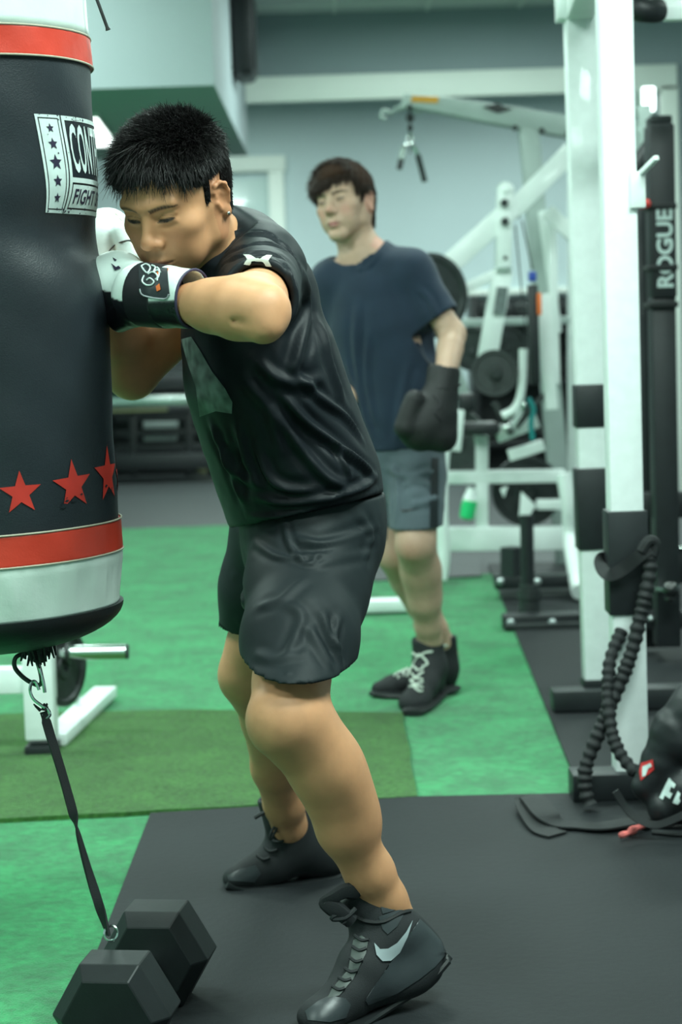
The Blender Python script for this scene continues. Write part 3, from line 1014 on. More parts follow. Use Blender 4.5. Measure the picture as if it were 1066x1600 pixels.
# top frame
ztop = zt_r
mb = MB()
mb.beam((xf_t, RF - .05, ztop + .0), (xr_t, RB + .05, ztop + .0), .08, .08)
mb.build('top_rail', M['white_steel'], rack)
mb = MB(); mb.beam((xf_b + RW, RF - .05, ztop), (xr_b + RW, RB + .05, ztop), .08, .08)
mb.build('top_rail', M['white_steel'], rack)
mb = MB(); mb.beam((xr_t - .07, RB, ztop + .0), (xr_b + RW + .04, RB, ztop), .08, .075)
mb.build('crossbar', M['white_steel'], rack)
# pull-up bar with grip behind the front post
pb = W(1030, 18, RF + .45)
mb = MB(); mb.tube([W(975, 8, RF + .45), W(1200, 18, RF + .45)], .020, 16)
mb.box(((W(1110, 17, RF + .45)).x, RF + .45, pb.z), (.24, .04, .05), None, .004)
mb.build('pull_up_bar', M['white_steel'], rack)
mb = MB(); mb.tube(catmull([W(985, 4, RF + .42), W(1000, 14, RF + .4), W(1014, 17, RF + .4), W(1030, 16, RF + .42)], 4), [.026, .027, .031, .032, .033, .032, .031, .030, .030, .031, .031, .031, .030], 16)
mb.build('rubber_grip', M['black_vinyl'], rack)
# hook on the front post
hc = W(995, 298, RF - .02)
mb = MB(); mb.box((W(984, 298, RF).x + .012, RF - .045, hc.z), (.036, .02, .085), None, .003)
mb.beam(W(992, 281, RF - .02), W(1027, 246, RF - .12), .014, .014, EZ, .004)
mb.build('bar_hook', M['white_steel'], rack)
# feet and lower rails
mb = MB()
zf = .035
mb.box((W(1050, 1260, RF - .05).x, RF - .02, .045), (.36 + .12, .10, .065), None, .004)
mb.build('foot', M['black_steel'], rack)
mb = MB(); mb.box(((W(862, 1105, RB - .05).x + 2.6) / 2, RB - .06, .042), (2.6 - W(862, 1105, RB - .05).x, .09, .062), None, .004)
mb.build('foot', M['black_steel'], rack)

# holes along the posts
# ---------------------------------------------------------------- black storage frame behind the rack at the right edge
SY = 6.7
sf = empty('equipment_stand', (W(1040, 1100, SY).x, SY, 0.008), 'black steel frame with horizontal rails standing behind the rack at right edge', 'frame')
for (x, y0, y1, w, Y) in ((1005, 318, 1010, 24, SY), (1100, 300, 1010, 26, SY)):
    mb = MB(); mb.beam(W(x + (12 if y1 > 900 else 0), y1, Y), W(x, y0, Y), w * pxm(Y), .06, EY); mb.build('upright', M['black_steel'], sf)
for (y, h) in ((789, 40), (882, 58)):
    mb = MB(); mb.beam(W(1000, y, SY - .08), W(1130, y - 2, SY - .08), .06, h * pxm(SY)); mb.build('rail', M['black_steel'], sf)
mb = MB(); mb.beam(W(1000, 856, SY - .13), W(1130, 854, SY - .13), .02, .008); mb.build('edge_strip', M['chrome'], sf)
mb = MB(); mb.beam(W(985, 968, SY - .1), W(1150, 966, SY - .1), .07, .06); mb.build('foot', M['black_steel'], sf)
mb = MB(); mb.ball(W(1018, 967, SY - .15), .012)
mb.build('bolt', M['bolt'], sf)
b = empty('ball_knob', W(1048, 922, SY - .35), 'shiny black knob on a short chrome pin beside black frame rail', 'knob')
mb = MB(); mb.ball(W(1049, 921, SY - .35), (.030, .030, .030)); mb.ball(W(1047, 935, SY - .35), .016); mb.build('grip', mat('gloss_black', (.01, .012, .012), .12, coat=.6), b)
mb = MB(); mb.tube([W(1016, 921, SY - .14), W(1042, 921, SY - .35)], .010, 12); mb.build('pin', M['chrome'], b)
# pale uprights seen between the posts
mb = MB(); mb.beam(W(1016, 790, SY + 1.2), W(1012, 250, SY + 1.2), .035, .05, EY)
mb.beam(W(1012, 240, SY + 1.2), W(1006, 165, SY + 1.2), .05, .05, EY)
mb.beam(W(995, 205, SY + 1.2), W(1030, 198, SY + 1.2), .02, .03)
mb.beam(W(1016, 790, SY + 1.2), W(1026, 985, SY + 1.2), .035, .05, EY)
o = mb.build('pale_upright', M['grey_steel'], None); tag(o, 'slim pale grey steel upright visible just right of the white rack post', 'post')

# padded upright with lettering
PYd = 6.45
pad = empty('padded_upright', W(1040, 1000, PYd), 'tall black padded upright with large white vertical lettering', 'pad')
x0, x1 = W(1018, 400, PYd).x, W(1058, 400, PYd).x
zt0, zt1 = W(1040, 192, PYd).z, W(1040, 466, PYd).z
mb = MB(); mb.box(((x0 + x1) / 2, PYd + .06, (zt0 + zt1) / 2), (x1 - x0, .12, zt0 - zt1), None, .01); mb.build('upper_pad', M['black_vinyl'], pad)
mb = MB(); mb.box(((x0 + x1) / 2, PYd + .06, zt0 + .012), ((x1 - x0) * .86, .1, .03), None, .006); mb.build('cap', M['black_steel'], pad)
xa, xb_ = W(1022, 600, PYd).x, W(1060, 600, PYd).x
mb = MB(); mb.box(((xa + xb_) / 2, PYd + .065, zt1 / 2 + .06), (xb_ - xa, .10, zt1 - .0), None, .006); mb.build('lower_post', M['black_steel'], pad)
for yy in (322, 418, 476):
    zz = W(1040, yy, PYd).z
    mb = MB(); mb.box(((x0 + x1) / 2 - .004, PYd + .055, zz), (x1 - x0 + .012, .13, .02), None, .004); mb.build('strap', M['webbing'], pad)
vs, fs = text_polys('ROGUE', .03, 1.0)
zb0, zb1 = W(1040, 449, PYd).z, W(1040, 327, PYd).z
xl, xr_ = W(1026, 390, PYd).x, W(1052, 390, PYd).x
me = bpy.data.meshes.new('lettering')
me.from_pydata([(xl + (1 - v) * (xr_ - xl), PYd - .003, zb0 + u * (zb1 - zb0)) for u, v in vs], [], fs)
link('lettering', me, M['decal_white'], pad, False)['label'] = 'white lettering'
mb = MB(); mb.ball(W(1009, 318, PYd - .02), (.018, .015, .016)); mb.tube([W(1012, 318, PYd), W(1000, 322, PYd)], .010)
o = mb.build('red_knob', mat('red_plastic', (.6, .04, .03), .4), None); tag(o, 'small red knob beside the black padded upright', 'knob')
# dark tube leaning behind
mb = MB(); mb.tube([W(985, 275, 7.4), W(1020, 225, 7.4)], .035, 14)
mb.build('foam_roll', M['black_vinyl'], sf)
# bright window pane of the far lamp (a lit square lamp)
lp = W(1014, 155, 9.0)
t = empty('square_lamp', lp, 'small glowing square lamp near the corner of the opening', 'lamp')
mb = MB(); mb.box(lp + Vector((0, .04, 0)), (.07, .05, .125), None, .01); mb.build('housing', M['trim'], t)
mb = MB(); mb.box(lp, (.058, .03, .11), None, .008); mb.build('lens', mat('lamp2', (1, 1, 1), .5, emit=((.85, 1, .97), 3.0)), t)
mb = MB(); mb.box(lp + Vector((-.09, .10, -.01)), (.10, .1, .13), None, .01)
mb.beam(lp + Vector((-.04, .06, -.09)), Vector((lp.x - .04, 9.06, .02)), .03, .03, EY)
mb.build('stand', M['grey_steel'], t)

# ---------------------------------------------------------------- bungee cord hanging from the front post
bp = [(1012, 858), (1016, 880), (1014, 905), (1006, 940), (998, 975), (990, 1010), (978, 1045), (966, 1075), (952, 1105), (940, 1135), (930, 1160), (918, 1190), (914, 1215), (916, 1240), (922, 1258)]
def bungee(pix, Y0, Y1, r, name, label, parent=None):
    n = len(pix)
    pts = catmull([W(x, y, Y0 + (Y1 - Y0) * i / (n - 1)) for i, (x, y) in enumerate(pix)], 14)
    rs = []
    s = 0
    for i, p in enumerate(pts):
        if i: s += (p - pts[i - 1]).length
        rs.append(r * (1 + .13 * math.sin(s * 6.283 / .021 + math.sin(s * 45)) + .05 * math.sin(s * 70)))
    mb = MB(); mb.tube(pts, rs, 14)
    return mb.build(name, M['webbing'], parent)
bt = empty('bungee_cord', W(922, 1255, RF - .2), 'thick black scrunched bungee cord draped down in front of the white post', 'cord')
bungee(bp, RF - .07, RF - .16, .0165, 'cord', None, bt)
bungee([(972, 985), (960, 1012), (953, 1035), (951, 1060), (950, 1090), (953, 1120), (958, 1150), (968, 1175), (982, 1195), (995, 1208)], RF - .05, RF - .22, .0150, 'cord', None, bt)
w1 = [(1016, 856), (1000, 868), (975, 888), (955, 898), (944, 893), (938, 880), (941, 872), (950, 878)]
pts = catmull([W(x, y, Y_) for (x, y), Y_ in zip(w1, [RF - .09, RF - .09, RF - .075, RF - .07, RF - .05, RF - .02, RF + .03, RF + .05])], 6)
ribbon(pts, Vector((0, -1, .15)), .030, .004).build('loop_strap', M['webbing'], bt)
mb = MB(); mb.tube(catmull([W(1003, 862, RF - .085), W(1014, 845, RF - .085), W(1024, 850, RF - .08), W(1020, 868, RF - .08)], 5), .014, 10)
mb.build('eye_loop', M['webbing'], bt)

# ---------------------------------------------------------------- sled / gear bag at the lower right corner
GY = F(1040, 1300).y
gb = empty('gear_bag', F(1040, 1300), 'black padded gear bag with red and white badges leaning at lower right corner', 'bag')
outl = [(985, 1222), (1000, 1190), (1024, 1150), (1050, 1112), (1082, 1075), (1160, 1040), (1200, 1300), (1120, 1306), (1062, 1300), (1040, 1286), (1012, 1258)]
s = SDF()
ctr = [(1010, 1228, .035), (1036, 1190, .050), (1066, 1150, .075), (1110, 1120, .10), (1150, 1180, .12)]
s.chain([W(x, y, GY + .02) for x, y, r in ctr], [r for *_, r in ctr], k=.02)
s.chain([W(x, y, GY + .0) for x, y in ((1040, 1262), (1080, 1240), (1150, 1230))], [.042, .07, .1], k=.02)
def wr(p):
    return .0025 * wave_noise(p, 60, 3) + .002 * wave_noise(p, 140, 5)
s.add(wr, op='d')
c0 = W(1090, 1180, GY)
s.plane((0, 0, .013), (0, 0, -1))
gbody = solid('body', s, (c0.x - .3, GY - .25, 0), (c0.x + .32, GY + .25, .5), .006, M['black_vinyl'], gb)
gbvh = projector([gbody])
def surf_poly(bvh, name, pix, material, parent, lift=.002, Y=3.2, sub=3):
    """flat patch with the pixel outline laid on a surface"""
    n = len(pix)
    bm = bmesh.new()
    vs = [bm.verts.new((x, y, 0)) for x, y in pix]
    bm.faces.new(vs)
    bmesh.ops.triangulate(bm, faces=bm.faces)
    for _ in range(sub):
        bmesh.ops.subdivide_edges(bm, edges=bm.edges, cuts=1, use_grid_fill=True)
    bmesh.ops.triangulate(bm, faces=bm.faces)
    for v in bm.verts:
        p, nn = hit(bvh, v.co.x, v.co.y, lift, Y)
        v.co = p
    me = bpy.data.meshes.new(name); bm.to_mesh(me); bm.free()
    return link(name, me, material, parent, True)
b1 = surf_poly(gbvh, 'red_badge', [(1003, 1192), (1021, 1187), (1023, 1202), (1002, 1220), (1000, 1205)], mat('badge_red', (.55, .03, .03), .5), gb, .002, GY)
surf_poly(gbvh, 'badge_mark', [(1006, 1198), (1018, 1192), (1020, 1197), (1014, 1201), (1010, 1212), (1005, 1214), (1009, 1203), (1005, 1204)], M['decal_white'], b1, .0035, GY)
for q in ([(1031, 1247), (1046, 1215), (1050, 1219), (1037, 1250)], [(1041, 1236), (1050, 1220), (1057, 1226), (1054, 1232), (1050, 1229), (1047, 1237), (1052, 1240), (1048, 1248), (1040, 1243)], [(1052, 1254), (1060, 1236), (1064, 1240), (1062, 1247), (1064, 1252), (1060, 1257)]):
    surf_poly(gbvh, 'white_mark', q, M['decal_white'], gb, .002, GY, 2)
pts = catmull([W(962, 1236, GY - .1), W(978, 1262, GY - .1), W(1000, 1282, GY - .11), W(1030, 1288, GY - .12), W(1075, 1270, GY - .12)], 6)
ribbon(pts, Vector((.1, -.9, .3)), .016, .005).build('side_strap', M['webbing'], gb)

# strap lying on the mat, and the pink rag
def ground_ribbon(name, pix, w, label, cat, material, zz=.016, normal=EZ):
    pts = catmull([F(x, y, zz + dz) for x, y, dz in pix], 6)
    return tag(ribbon(pts, normal, w, .004).build(name, material, None), label, cat)
ground_ribbon('floor_strap', [(872, 1304, .0), (850, 1296, .002), (832, 1270, .012), (824, 1250, .02), (833, 1247, .028), (852, 1270, .022), (872, 1286, .006), (905, 1289, .004), (940, 1291, .006), (985, 1284, .01), (1020, 1285, .01)], .06,
              'flat black webbing strap folded on the rubber mat beside gear bag', 'strap', M['webbing'])
mb = MB(); mb.tube(catmull([F(968, 1306, .022), F(985, 1300, .026), F(1000, 1292, .03), (F(1016, 1288, .03))], 5), [.004, .007, .008, .007, .006, .007, .009, .008, .006, .006, .007, .006, .005, .004, .003, .002], 8)
mb.tube(catmull([F(980, 1303, .018), F(990, 1294, .024), F(1010, 1290, .03)], 5), [.005, .006, .005, .006, .007, .006, .005, .005, .004, .004, .002], 8)
o = mb.build('pink_rag', mat('rag', (.55, .12, .11), .8, noise=(60, .5, 4)), None); tag(o, 'crumpled pinkish red rag lying in front of the gear bag', 'rag')
mb = MB(); mb.tube(catmull([F(1020, 1300, .018), F(1040, 1302, .018), F(1066, 1304, .018), F(1100, 1303, .018)], 4), .006, 8)
o = mb.build('thin_cord', M['webbing'], None); tag(o, 'thin black cord on the mat right of the pink rag', 'cord')
# ================================================================ MACHINES BEHIND
def PB(parent, name, a, b, Y0, Y1, wpx, dep, material='white_steel', bev=.005, up=None):
    """square tube between two pixels at depths Y0, Y1; wpx = seen width in pixels, dep = depth in metres"""
    A, B = W(a[0], a[1], Y0), W(b[0], b[1], Y1)
    mb = MB()
    mb.beam(A, B, dep, wpx * pxm((Y0 + Y1) / 2), up or _perp(A, B), bev)
    return mb.build(name, M[material], parent)
def _perp(A, B):
    d = (B - A).normalized()
    u = d.cross(EY)
    return u.normalized() if u.length > .1 else EX

def plate(parent, name, c, axis, R, T, material='iron', holes=3):
    """weight plate: rim, recessed web with openings, hub"""
    mb = MB()
    mb.lathe([(R, -T * .5), (R, T * .5), (R * .86, T * .5), (R * .82, T * .22), (R * .34, T * .22), (R * .28, T * .45), (R * .12, T * .45),
              (R * .12, -T * .45), (R * .28, -T * .45), (R * .34, -T * .22), (R * .82, -T * .22), (R * .86, -T * .5)], c, axis, 56, True)
    o = mb.build(name, M[material], parent)
    return o

# ---- lat pulldown tower
LY = 9.4
lat = empty('pulldown_tower', F(880, 905), 'pale grey cable pulldown tower with long top boom and hanging handle', 'gym machine')
mb = MB()
Yb = LY
top = [(622, 172), (632, 146), (700, 152), (760, 160), (900, 182), (900, 216), (815, 200), (760, 190), (700, 178), (640, 166)]
mb.prism([W(x, y, Yb - .05) for x, y in top], (0, .11, 0), .004)
mb.build('boom', M['grey_steel'], lat)['label'] = 'long pale top boom'
mb = MB(); mb.prism([W(x, y, Yb - .056) for x, y in ((644, 150), (686, 151), (684, 161), (642, 159))], (0, .004, 0)); mb.build('warning_sticker', M['yellow'], lat)['label'] = 'yellow warning sticker'
mb = MB(); mb.prism([W(x, y, Yb - .058) for x, y in ((754, 167), (766, 164), (778, 161), (788, 166), (802, 170), (790, 174), (778, 177), (766, 172))], (0, .006, 0)); mb.build('emblem', M['black_steel'], lat)
PB(lat, 'main_upright', (826, 200), (886, 905), LY, LY, 30, .10, 'grey_steel')
PB(lat, 'rear_upright', (905, 215), (905, 905), LY + .5, LY + .5, 34, .08, 'white_steel')
for (x, y) in ((805, 200), (847, 204), (873, 578), (640, 168), (888, 208)):
    mb = MB(); mb.ball(W(x, y, LY - .06), .014); mb.build('bolt', M['iron'], lat)
mb = MB(); mb.tube(catmull([W(603, 186, LY), W(596, 182, LY), W(600, 172, LY), W(612, 176, LY), W(622, 166, LY)], 5), .008, 8); mb.build('pulley_guard', M['grey_steel'], lat)
mb = MB(); mb.tube(catmull([W(640, 165, LY), W(646, 172, LY), W(655, 176, LY), W(664, 170, LY)], 5), .006, 8); mb.build('cable_guide', M['grey_steel'], lat)
mb = MB(); mb.tube([W(641, 160, LY), W(641, 240, LY)], .004, 8); mb.build('cable', M['iron'], lat)
mb = MB(); mb.ball(W(641, 184, LY), (.020, .020, .022)); mb.ball(W(641, 200, LY), (.013, .013, .018)); mb.build('cable_stop', M['black_steel'], lat)
# handle
hd = empty('cable_attachment', W(642, 280, LY), 'small chrome V-shaped pull handle with dark grips hanging from cable', 'handle')
mb = MB(); mb.tube(catmull([W(641, 208, LY - .01), W(637, 216, LY - .01), W(641, 228, LY - .01), W(646, 218, LY - .01), W(641, 208, LY - .01)], 4), .005, 8); mb.build('carabiner', M['chrome'], hd)
mb = MB(); mb.tube(catmull([W(630, 236, LY - .08), W(634, 228, LY - .04), W(642, 226, LY), W(650, 234, LY + .02), (W(655, 246, LY + .03))], 5), .009, 10); mb.build('yoke', M['chrome'], hd)
mb = MB(); mb.tube([W(631, 232, LY - .08), W(627, 250, LY - .1)], .0155, 12); mb.build('grip', mat('bright_chrome', (.9, .95, .93), .2, metal=.7), hd)
mb = MB(); mb.tube([W(627, 250, LY - .1), W(624, 264, LY - .11)], .014, 12); mb.build('grip_end', M['black_steel'], hd)
mb = MB(); mb.tube([W(653, 242, LY), W(664, 284, LY + .02)], .014, 12); mb.build('grip', M['iron'], hd)

# ---- plate-loaded press frame
HY = 8.9
hs = empty('plate_loaded_machine', F(760, 868), 'white plate-loaded press machine with crossed lever arms', 'gym machine')
pb = lambda name, a, b, w, d=.07, y0=0, y1=0, m_='white_steel': PB(hs, name, a, b, HY + y0, HY + y1, w, d, m_)
pb('lever_arm', (892, 238), (800, 330), 30, .07, .1, .0)
pb('lever_arm', (800, 325), (690, 425), 32, .07, 0, -.05)
pb('link_arm', (785, 424), (724, 452), 16, .05, 0, -.05)
pb('link_arm', (856, 330), (900, 372), 22, .05, .35, .3)
pb('upright', (789, 300), (786, 425), 24, .08, -.02, -.02)
pb('upright', (786, 422), (757, 585), 30, .08, 0, 0)
pb('rear_upright', (862, 350), (868, 600), 14, .05, .4, .4)
pb('rear_upright', (846, 330), (872, 520), 12, .05, .45, .45)
mb = MB(); mb.ball(W(790, 298, HY - .02), (.042, .05, .042)); mb.build('pivot_cap', M['white_steel'], hs)
for (x, y) in ((788, 317), (789, 346)):
    mb = MB(); mb.lathe([(.018, 0), (.018, .02), (.006, .028)], W(x, y, HY - .07) , -EY, 20); mb.build('pivot_bolt', M['iron'], hs)
mb = MB(); mb.ball(W(790, 403, HY - .06), .01); mb.build('pivot_bolt', M['iron'], hs)
pb('cross_plate', (799, 418), (776, 420), 6, .09, -.03, -.03, 'grey_steel')
mb = MB(); mb.prism([W(x, y, HY - .055) for x, y in ((777, 448), (794, 449), (789, 492), (771, 491))], (0, .008, 0)); mb.build('name_plate', mat('np', (.14, .17, .17), .5, noise=(60, .5, 3)), hs)
for (xa, xb) in (((805, 352), (826, 560)), ((816, 345), (832, 420))):
    mb = MB(); mb.tube([W(*xa, HY + .2), W(*xb, HY + .2)], .004, 6); mb.build('cable', M['iron'], hs)
# guide column with coloured clips and spring rod
pb('guide_column', (832, 445), (836, 600), 16, .05, -.3, -.3, 'black_steel')
mb = MB(); mb.box(W(832, 432, HY - .3), (.035, .035, .045), None, .006); mb.build('clip', M['blue_plastic'], hs)
mb = MB(); mb.box(W(843, 475, HY - .35), (.018, .03, .10), None, .006); mb.build('sticker', M['orange'], hs)
pb('inner_post', (848, 460), (862, 640), 20, .05, -.2, -.2)
# lower framework
pb('cross_rail', (694, 746), (882, 743), 20, .07)
pb('base_rail', (670, 842), (892, 840), 36, .10)
pb('base_rail', (596, 848), (670, 846), 26, .10)
pb('mid_post', (753, 680), (753, 828), 19, .07)
pb('mid_post', (838, 788), (893, 788), 16, .05)
pts = catmull([W(690, 600, HY - .25), W(700, 660, HY - .25), (W(692, 720, HY - .25)), W(690, 800, HY - .3), W(694, 860, HY - .3), W(689, 905, HY - .3)], 5)
mb = MB(); mb.tube(pts, .03, 14); mb.build('curved_leg', M['white_steel'], hs)
pts = catmull([W(880, 740, HY - .4), W(889, 790, HY - .4), W(892, 850, HY - .4), W(905, 925, HY - .9)], 5)
mb = MB(); mb.tube(pts, .034, 14); mb.build('curved_leg', M['white_steel'], hs)
pts = catmull([W(818, 545, HY - .2), W(815, 610, HY - .2), W(805, 638, HY - .2), W(785, 650, HY - .2)], 5)
mb = MB(); mb.tube(pts, .02, 12); mb.build('curved_tube', M['white_steel'], hs)
pb('seat_post', (748, 670), (752, 700), 16, .06)
mb = MB(); mb.box(W(750, 669, HY - .1), (.165, .22, .055), None, .015); mb.build('seat_pad', M['black_vinyl'], hs)
mb = MB(); mb.box(W(729, 629, HY - .15), (.08, .1, .09), None, .02); mb.build('roller_pad', M['black_vinyl'], hs)
pb('angled_plate', (775, 680), (840, 655), 26, .03, -.1, -.1)
pb('angled_plate', (795, 712), (850, 695), 18, .03, -.1, -.1)
pb('brace', (718, 640), (712, 705), 16, .05, -.2, -.2)
pb('brace', (772, 628), (800, 678), 10, .04, -.15, -.15, 'iron')
pb('brace', (862, 605), (806, 668), 8, .03, -.2, -.2, 'iron')
pb('brace', (800, 668), (815, 640), 9, .03, -.22, -.22, 'grey_steel')
mb = MB(); mb.tube(catmull([W(826, 622, HY - .25), W(834, 640, HY - .25), W(830, 660, HY - .25), W(833, 688, HY - .25)], 5), .012, 8); mb.build('safety_strap', M['teal_plastic'], hs)
mb = MB(); mb.ball(W(792, 668, HY - .28), (.028, .02, .014)); mb.ball(W(818, 634, HY - .28), (.014, .02, .02)); mb.build('chrome_joint', M['chrome'], hs)
# link lattice behind
pb('back_panel', (700, 560), (730, 640), 26, .03, .3, .3, 'grey_steel')
pb('rear_rail', (700, 505), (890, 500), 12, .05, .8, .8, 'grey_steel')

def wplate(name, px, py, Y, Rpx, axis, label, T=.035, mt='iron'):
    c = W(px, py, Y)
    o = plate(None, name, c, Vector(axis).normalized(), Rpx * pxm(Y), T, mt)
    return tag(o, label, 'weight plate')
wplate('weight_plate', 672, 462, HY - .25, 66, (.55, -1, 0), 'large round grey-black weight plate partly behind the navy T-shirt shoulder')
wplate('weight_plate', 773, 583, HY - .2, 36, (-.15, -1, .1), 'round dark weight plate mounted right of the black boxing glove')
wplate('weight_plate', 823, 767, HY + .15, 55, (.05, -1, 0), 'largest dark weight plate low on the machine behind black post')
wplate('weight_plate', 712, 690, HY + .35, 52, (-.3, -1, 0), 'dark weight plate low behind the black boxing glove')
wplate('weight_plate', 738, 545, HY + .4, 34, (-.3, -1, 0), 'dark weight plate behind the white lever upright')
wplate('weight_plate', 790, 540, HY + .4, 32, (.2, -1, 0), 'dark weight plate right of the white lever upright')
for (px, py, Y, R) in ((773, 583, HY - .2, 7), (823, 767, HY + .15, 9)):
    c = W(px, py, Y)
    mb = MB(); mb.tube([c + Vector((0, .08, 0)), c + Vector((0, -.07, 0))], R * pxm(Y), 16); mb.build('sleeve', M['iron'], hs)
# white triangular brackets in front of the big plate
for q in ([(815, 768), (838, 790), (818, 822), (812, 806)], [(782, 765), (794, 760), (788, 778)]):
    mb = MB(); mb.prism([W(x, y, HY - .05) for x, y in q], (0, .03, 0), .003); mb.build('bracket', M['white_steel'], hs)

# ---- black storage post with rubber base and bolted feet
BY = F(845, 985).y
st = empty('plate_post', F(830, 960), 'short black steel post with bolted floor beams and rubber bumpers', 'stand')
mb = MB(); mb.tube([W(826, 955, BY + .25), W(823, 805, BY + .25)], .027, 18); mb.build('post', M['black_steel'], st)
mb = MB(); mb.tube([W(801, 900, BY + .6), W(801, 855, BY + .6)], .05, 4); mb.build('rear_block', M['black_steel'], st)
for (y0, y1, r) in ((922, 934, .048), (934, 958, .042), (912, 922, .04)):
    mb = MB(); mb.tube([W(828, y1, BY + .25), W(828, y0, BY + .25)], r, 20); mb.build('rubber_bumper', M['iron'], st)
def foot(yc, h, x0, x1, Y, bolts):
    mb = MB(); mb.box(((W(x0, yc, Y).x + W(x1, yc, Y).x) / 2, Y + .05, W(850, yc, Y).z), (W(x1, yc, Y).x - W(x0, yc, Y).x, .10, h * pxm(Y)), None, .006)
    f = mb.build('floor_beam', M['black_steel'], st)
    for bxp in bolts:
        mb = MB(); mb.lathe([(.016, 0), (.016, .008), (.008, .014)], W(bxp, yc, Y - .0), -EY, 16); mb.build('bolt', M['bolt'], f)
foot(973, 24, 787, 910, BY + .02, (798, 863)); foot(909, 20, 774, 905, BY + .85, (782, 840))
mb = MB(); mb.box((W(850, 984, BY).x, BY + .06, .018), (.30, .16, .02), None, .003); mb.build('base_plate', M['iron'], st)
mb = MB(); mb.box((W(845, 919, BY + .85).x, BY + .9, .018), (.34, .16, .02), None, .003); mb.build('base_plate', M['iron'], st)

# ---- bottle
by = F(732, 812)
bt_ = empty('plastic_bottle', by, 'small bottle with a bright green lower half standing behind grey shorts', 'bottle')
mb = MB(); mb.lathe([(.02, 0), (.034, .01), (.036, .07), (.034, .09)], W(729, 812, HY - .1), Vector((.2, 0, 1)), 24); mb.build('bottle_body', M['green_plastic'], bt_)
mb = MB(); mb.lathe([(.034, 0), (.030, .03), (.022, .05), (.02, .07)], W(733, 786, HY - .1), Vector((.2, 0, 1)), 24); mb.build('bottle_top', M['white_steel'], bt_)

# ---- low white bar on the turf
YY = F(600, 961).y
lb = empty('floor_bar', F(600, 961), 'low white steel floor bar on the turf behind the black shorts', 'bar')
mb = MB(); mb.box(((W(470, 950, YY).x + W(639, 950, YY).x) / 2, YY + .04, .036), (W(639, 950, YY).x - W(470, 950, YY).x, .09, .055), None, .012)
mb.build('tube', M['white_steel'], lb)
mb = MB(); mb.box((W(560, 950, YY).x, YY + .32, .05), (.07, .55, .05), None, .005); mb.build('connecting_tube', M['white_steel'], lb)

# ---- machine at the left edge with chrome sleeve and plate
NY = F(60, 1185).y
nb = empty('bench_stand', F(60, 1185), 'white bench stand with plate and chrome sleeve behind the punching bag', 'gym machine')
x0, x1 = W(39, 1150, NY).x, W(86, 1150, NY).x
zT = W(60, 985, NY).z
mb = MB(); mb.box(((x0 + x1) / 2, NY + .04, (zT + .03) / 2 + .02), (x1 - x0, .08, zT - .03), None, .005); mb.build('post', M['white_worn'], nb)
mb = MB(); mb.box(((x0 + x1) / 2, NY + .04, .018), (x1 - x0 + .006, .09, .034), None, .004); mb.build('rubber_foot', M['black_steel'], nb)
zc = W(10, 1067, NY).z
mb = MB(); mb.box((x0 - .35, NY + .05, zc), (.72, .06, .072), None, .005); mb.build('cross_rail', M['white_worn'], nb)
mb = MB()
A = Vector(((x0 + x1) / 2 + .02, NY + .1, .03)); B_ = F(112, 1118); B_.z = .03
mb.beam(A, A + Vector((.06, .75, 0)), .075, .035); mb.build('base_rail', M['white_worn'], nb)
mb = MB(); mb.tube([W(80, 1020, NY + .12), W(198, 1018, NY + .10)], .0212, 24)
mb.build('sleeve', M['chrome'], nb)
mb = MB(); mb.tube([W(197, 1018, NY + .10), W(201, 1018, NY + .10)], .0215, 24); mb.build('sleeve_end', M['iron'], nb)
mb = MB(); mb.tube([W(103, 1019.7, NY + .12), W(109, 1019.7, NY + .12)], .035, 24); mb.build('collar', M['iron'], nb)
pc = W(97, 1042, NY + .12)
o = plate(None, 'weight_plate', pc, Vector((1, -.42, 0)), .112, .03, 'iron'); tag(o, 'dark iron weight plate on the chrome sleeve behind the bag bottom', 'weight plate')
mb = MB(); mb.box((W(122, 1140, NY + .5).x, NY + .52, .06), (.012, .03, .05), None, .002); mb.build('bracket', M['chrome'], nb)

# ---- dark bench with chrome roller, far left beyond the arms
QY = 16.0
q = empty('roller_bench', F(260, 742), 'dark bench frame with a long pale chrome roller, far back left', 'bench')
PB(q, 'roller', (140, 630), (345, 624), QY, QY, 20, .09, 'chrome')
PB(q, 'roller_rail', (140, 641), (262, 638), QY, QY, 8, .05, 'tan')
mb = MB(); mb.box(W(250, 597, QY + .25), (.95, .35, .13), None, .04); mb.build('pad', M['black_vinyl'], q)
for x in (208, 295, 330): PB(q, 'leg', (x, 640), (x, 744), QY + .1, QY + .1, 12, .06, 'black_steel')
for (y, m_) in ((655, 'black_steel'), (678, 'black_steel'), (700, 'black_steel')): PB(q, 'cross_rail', (180, y), (350, y - 3), QY + .1, QY + .1, 9, .05, m_)
for (y0, y1) in ((668, 6),): pass
PB(q, 'weight_block', (225, 662), (278, 661), QY + .2, QY + .2, 14, .1, 'grey_steel')
PB(q, 'weight_block', (225, 684), (276, 683), QY + .2, QY + .2, 9, .1, 'grey_steel')
PB(q, 'base', (180, 722), (345, 718), QY + .15, QY + .15, 26, .3, 'black_steel')
mb = MB()
for k in range(5): mb.ball(F(318, 738) + Vector((.03 * k, 0, .045 + .014 * k)), (.07, .06, .055))
o = mb.build('gym_bag', M['tan'], None); tag(o, 'small yellowish sack on the floor beside the far dark bench', 'bag')
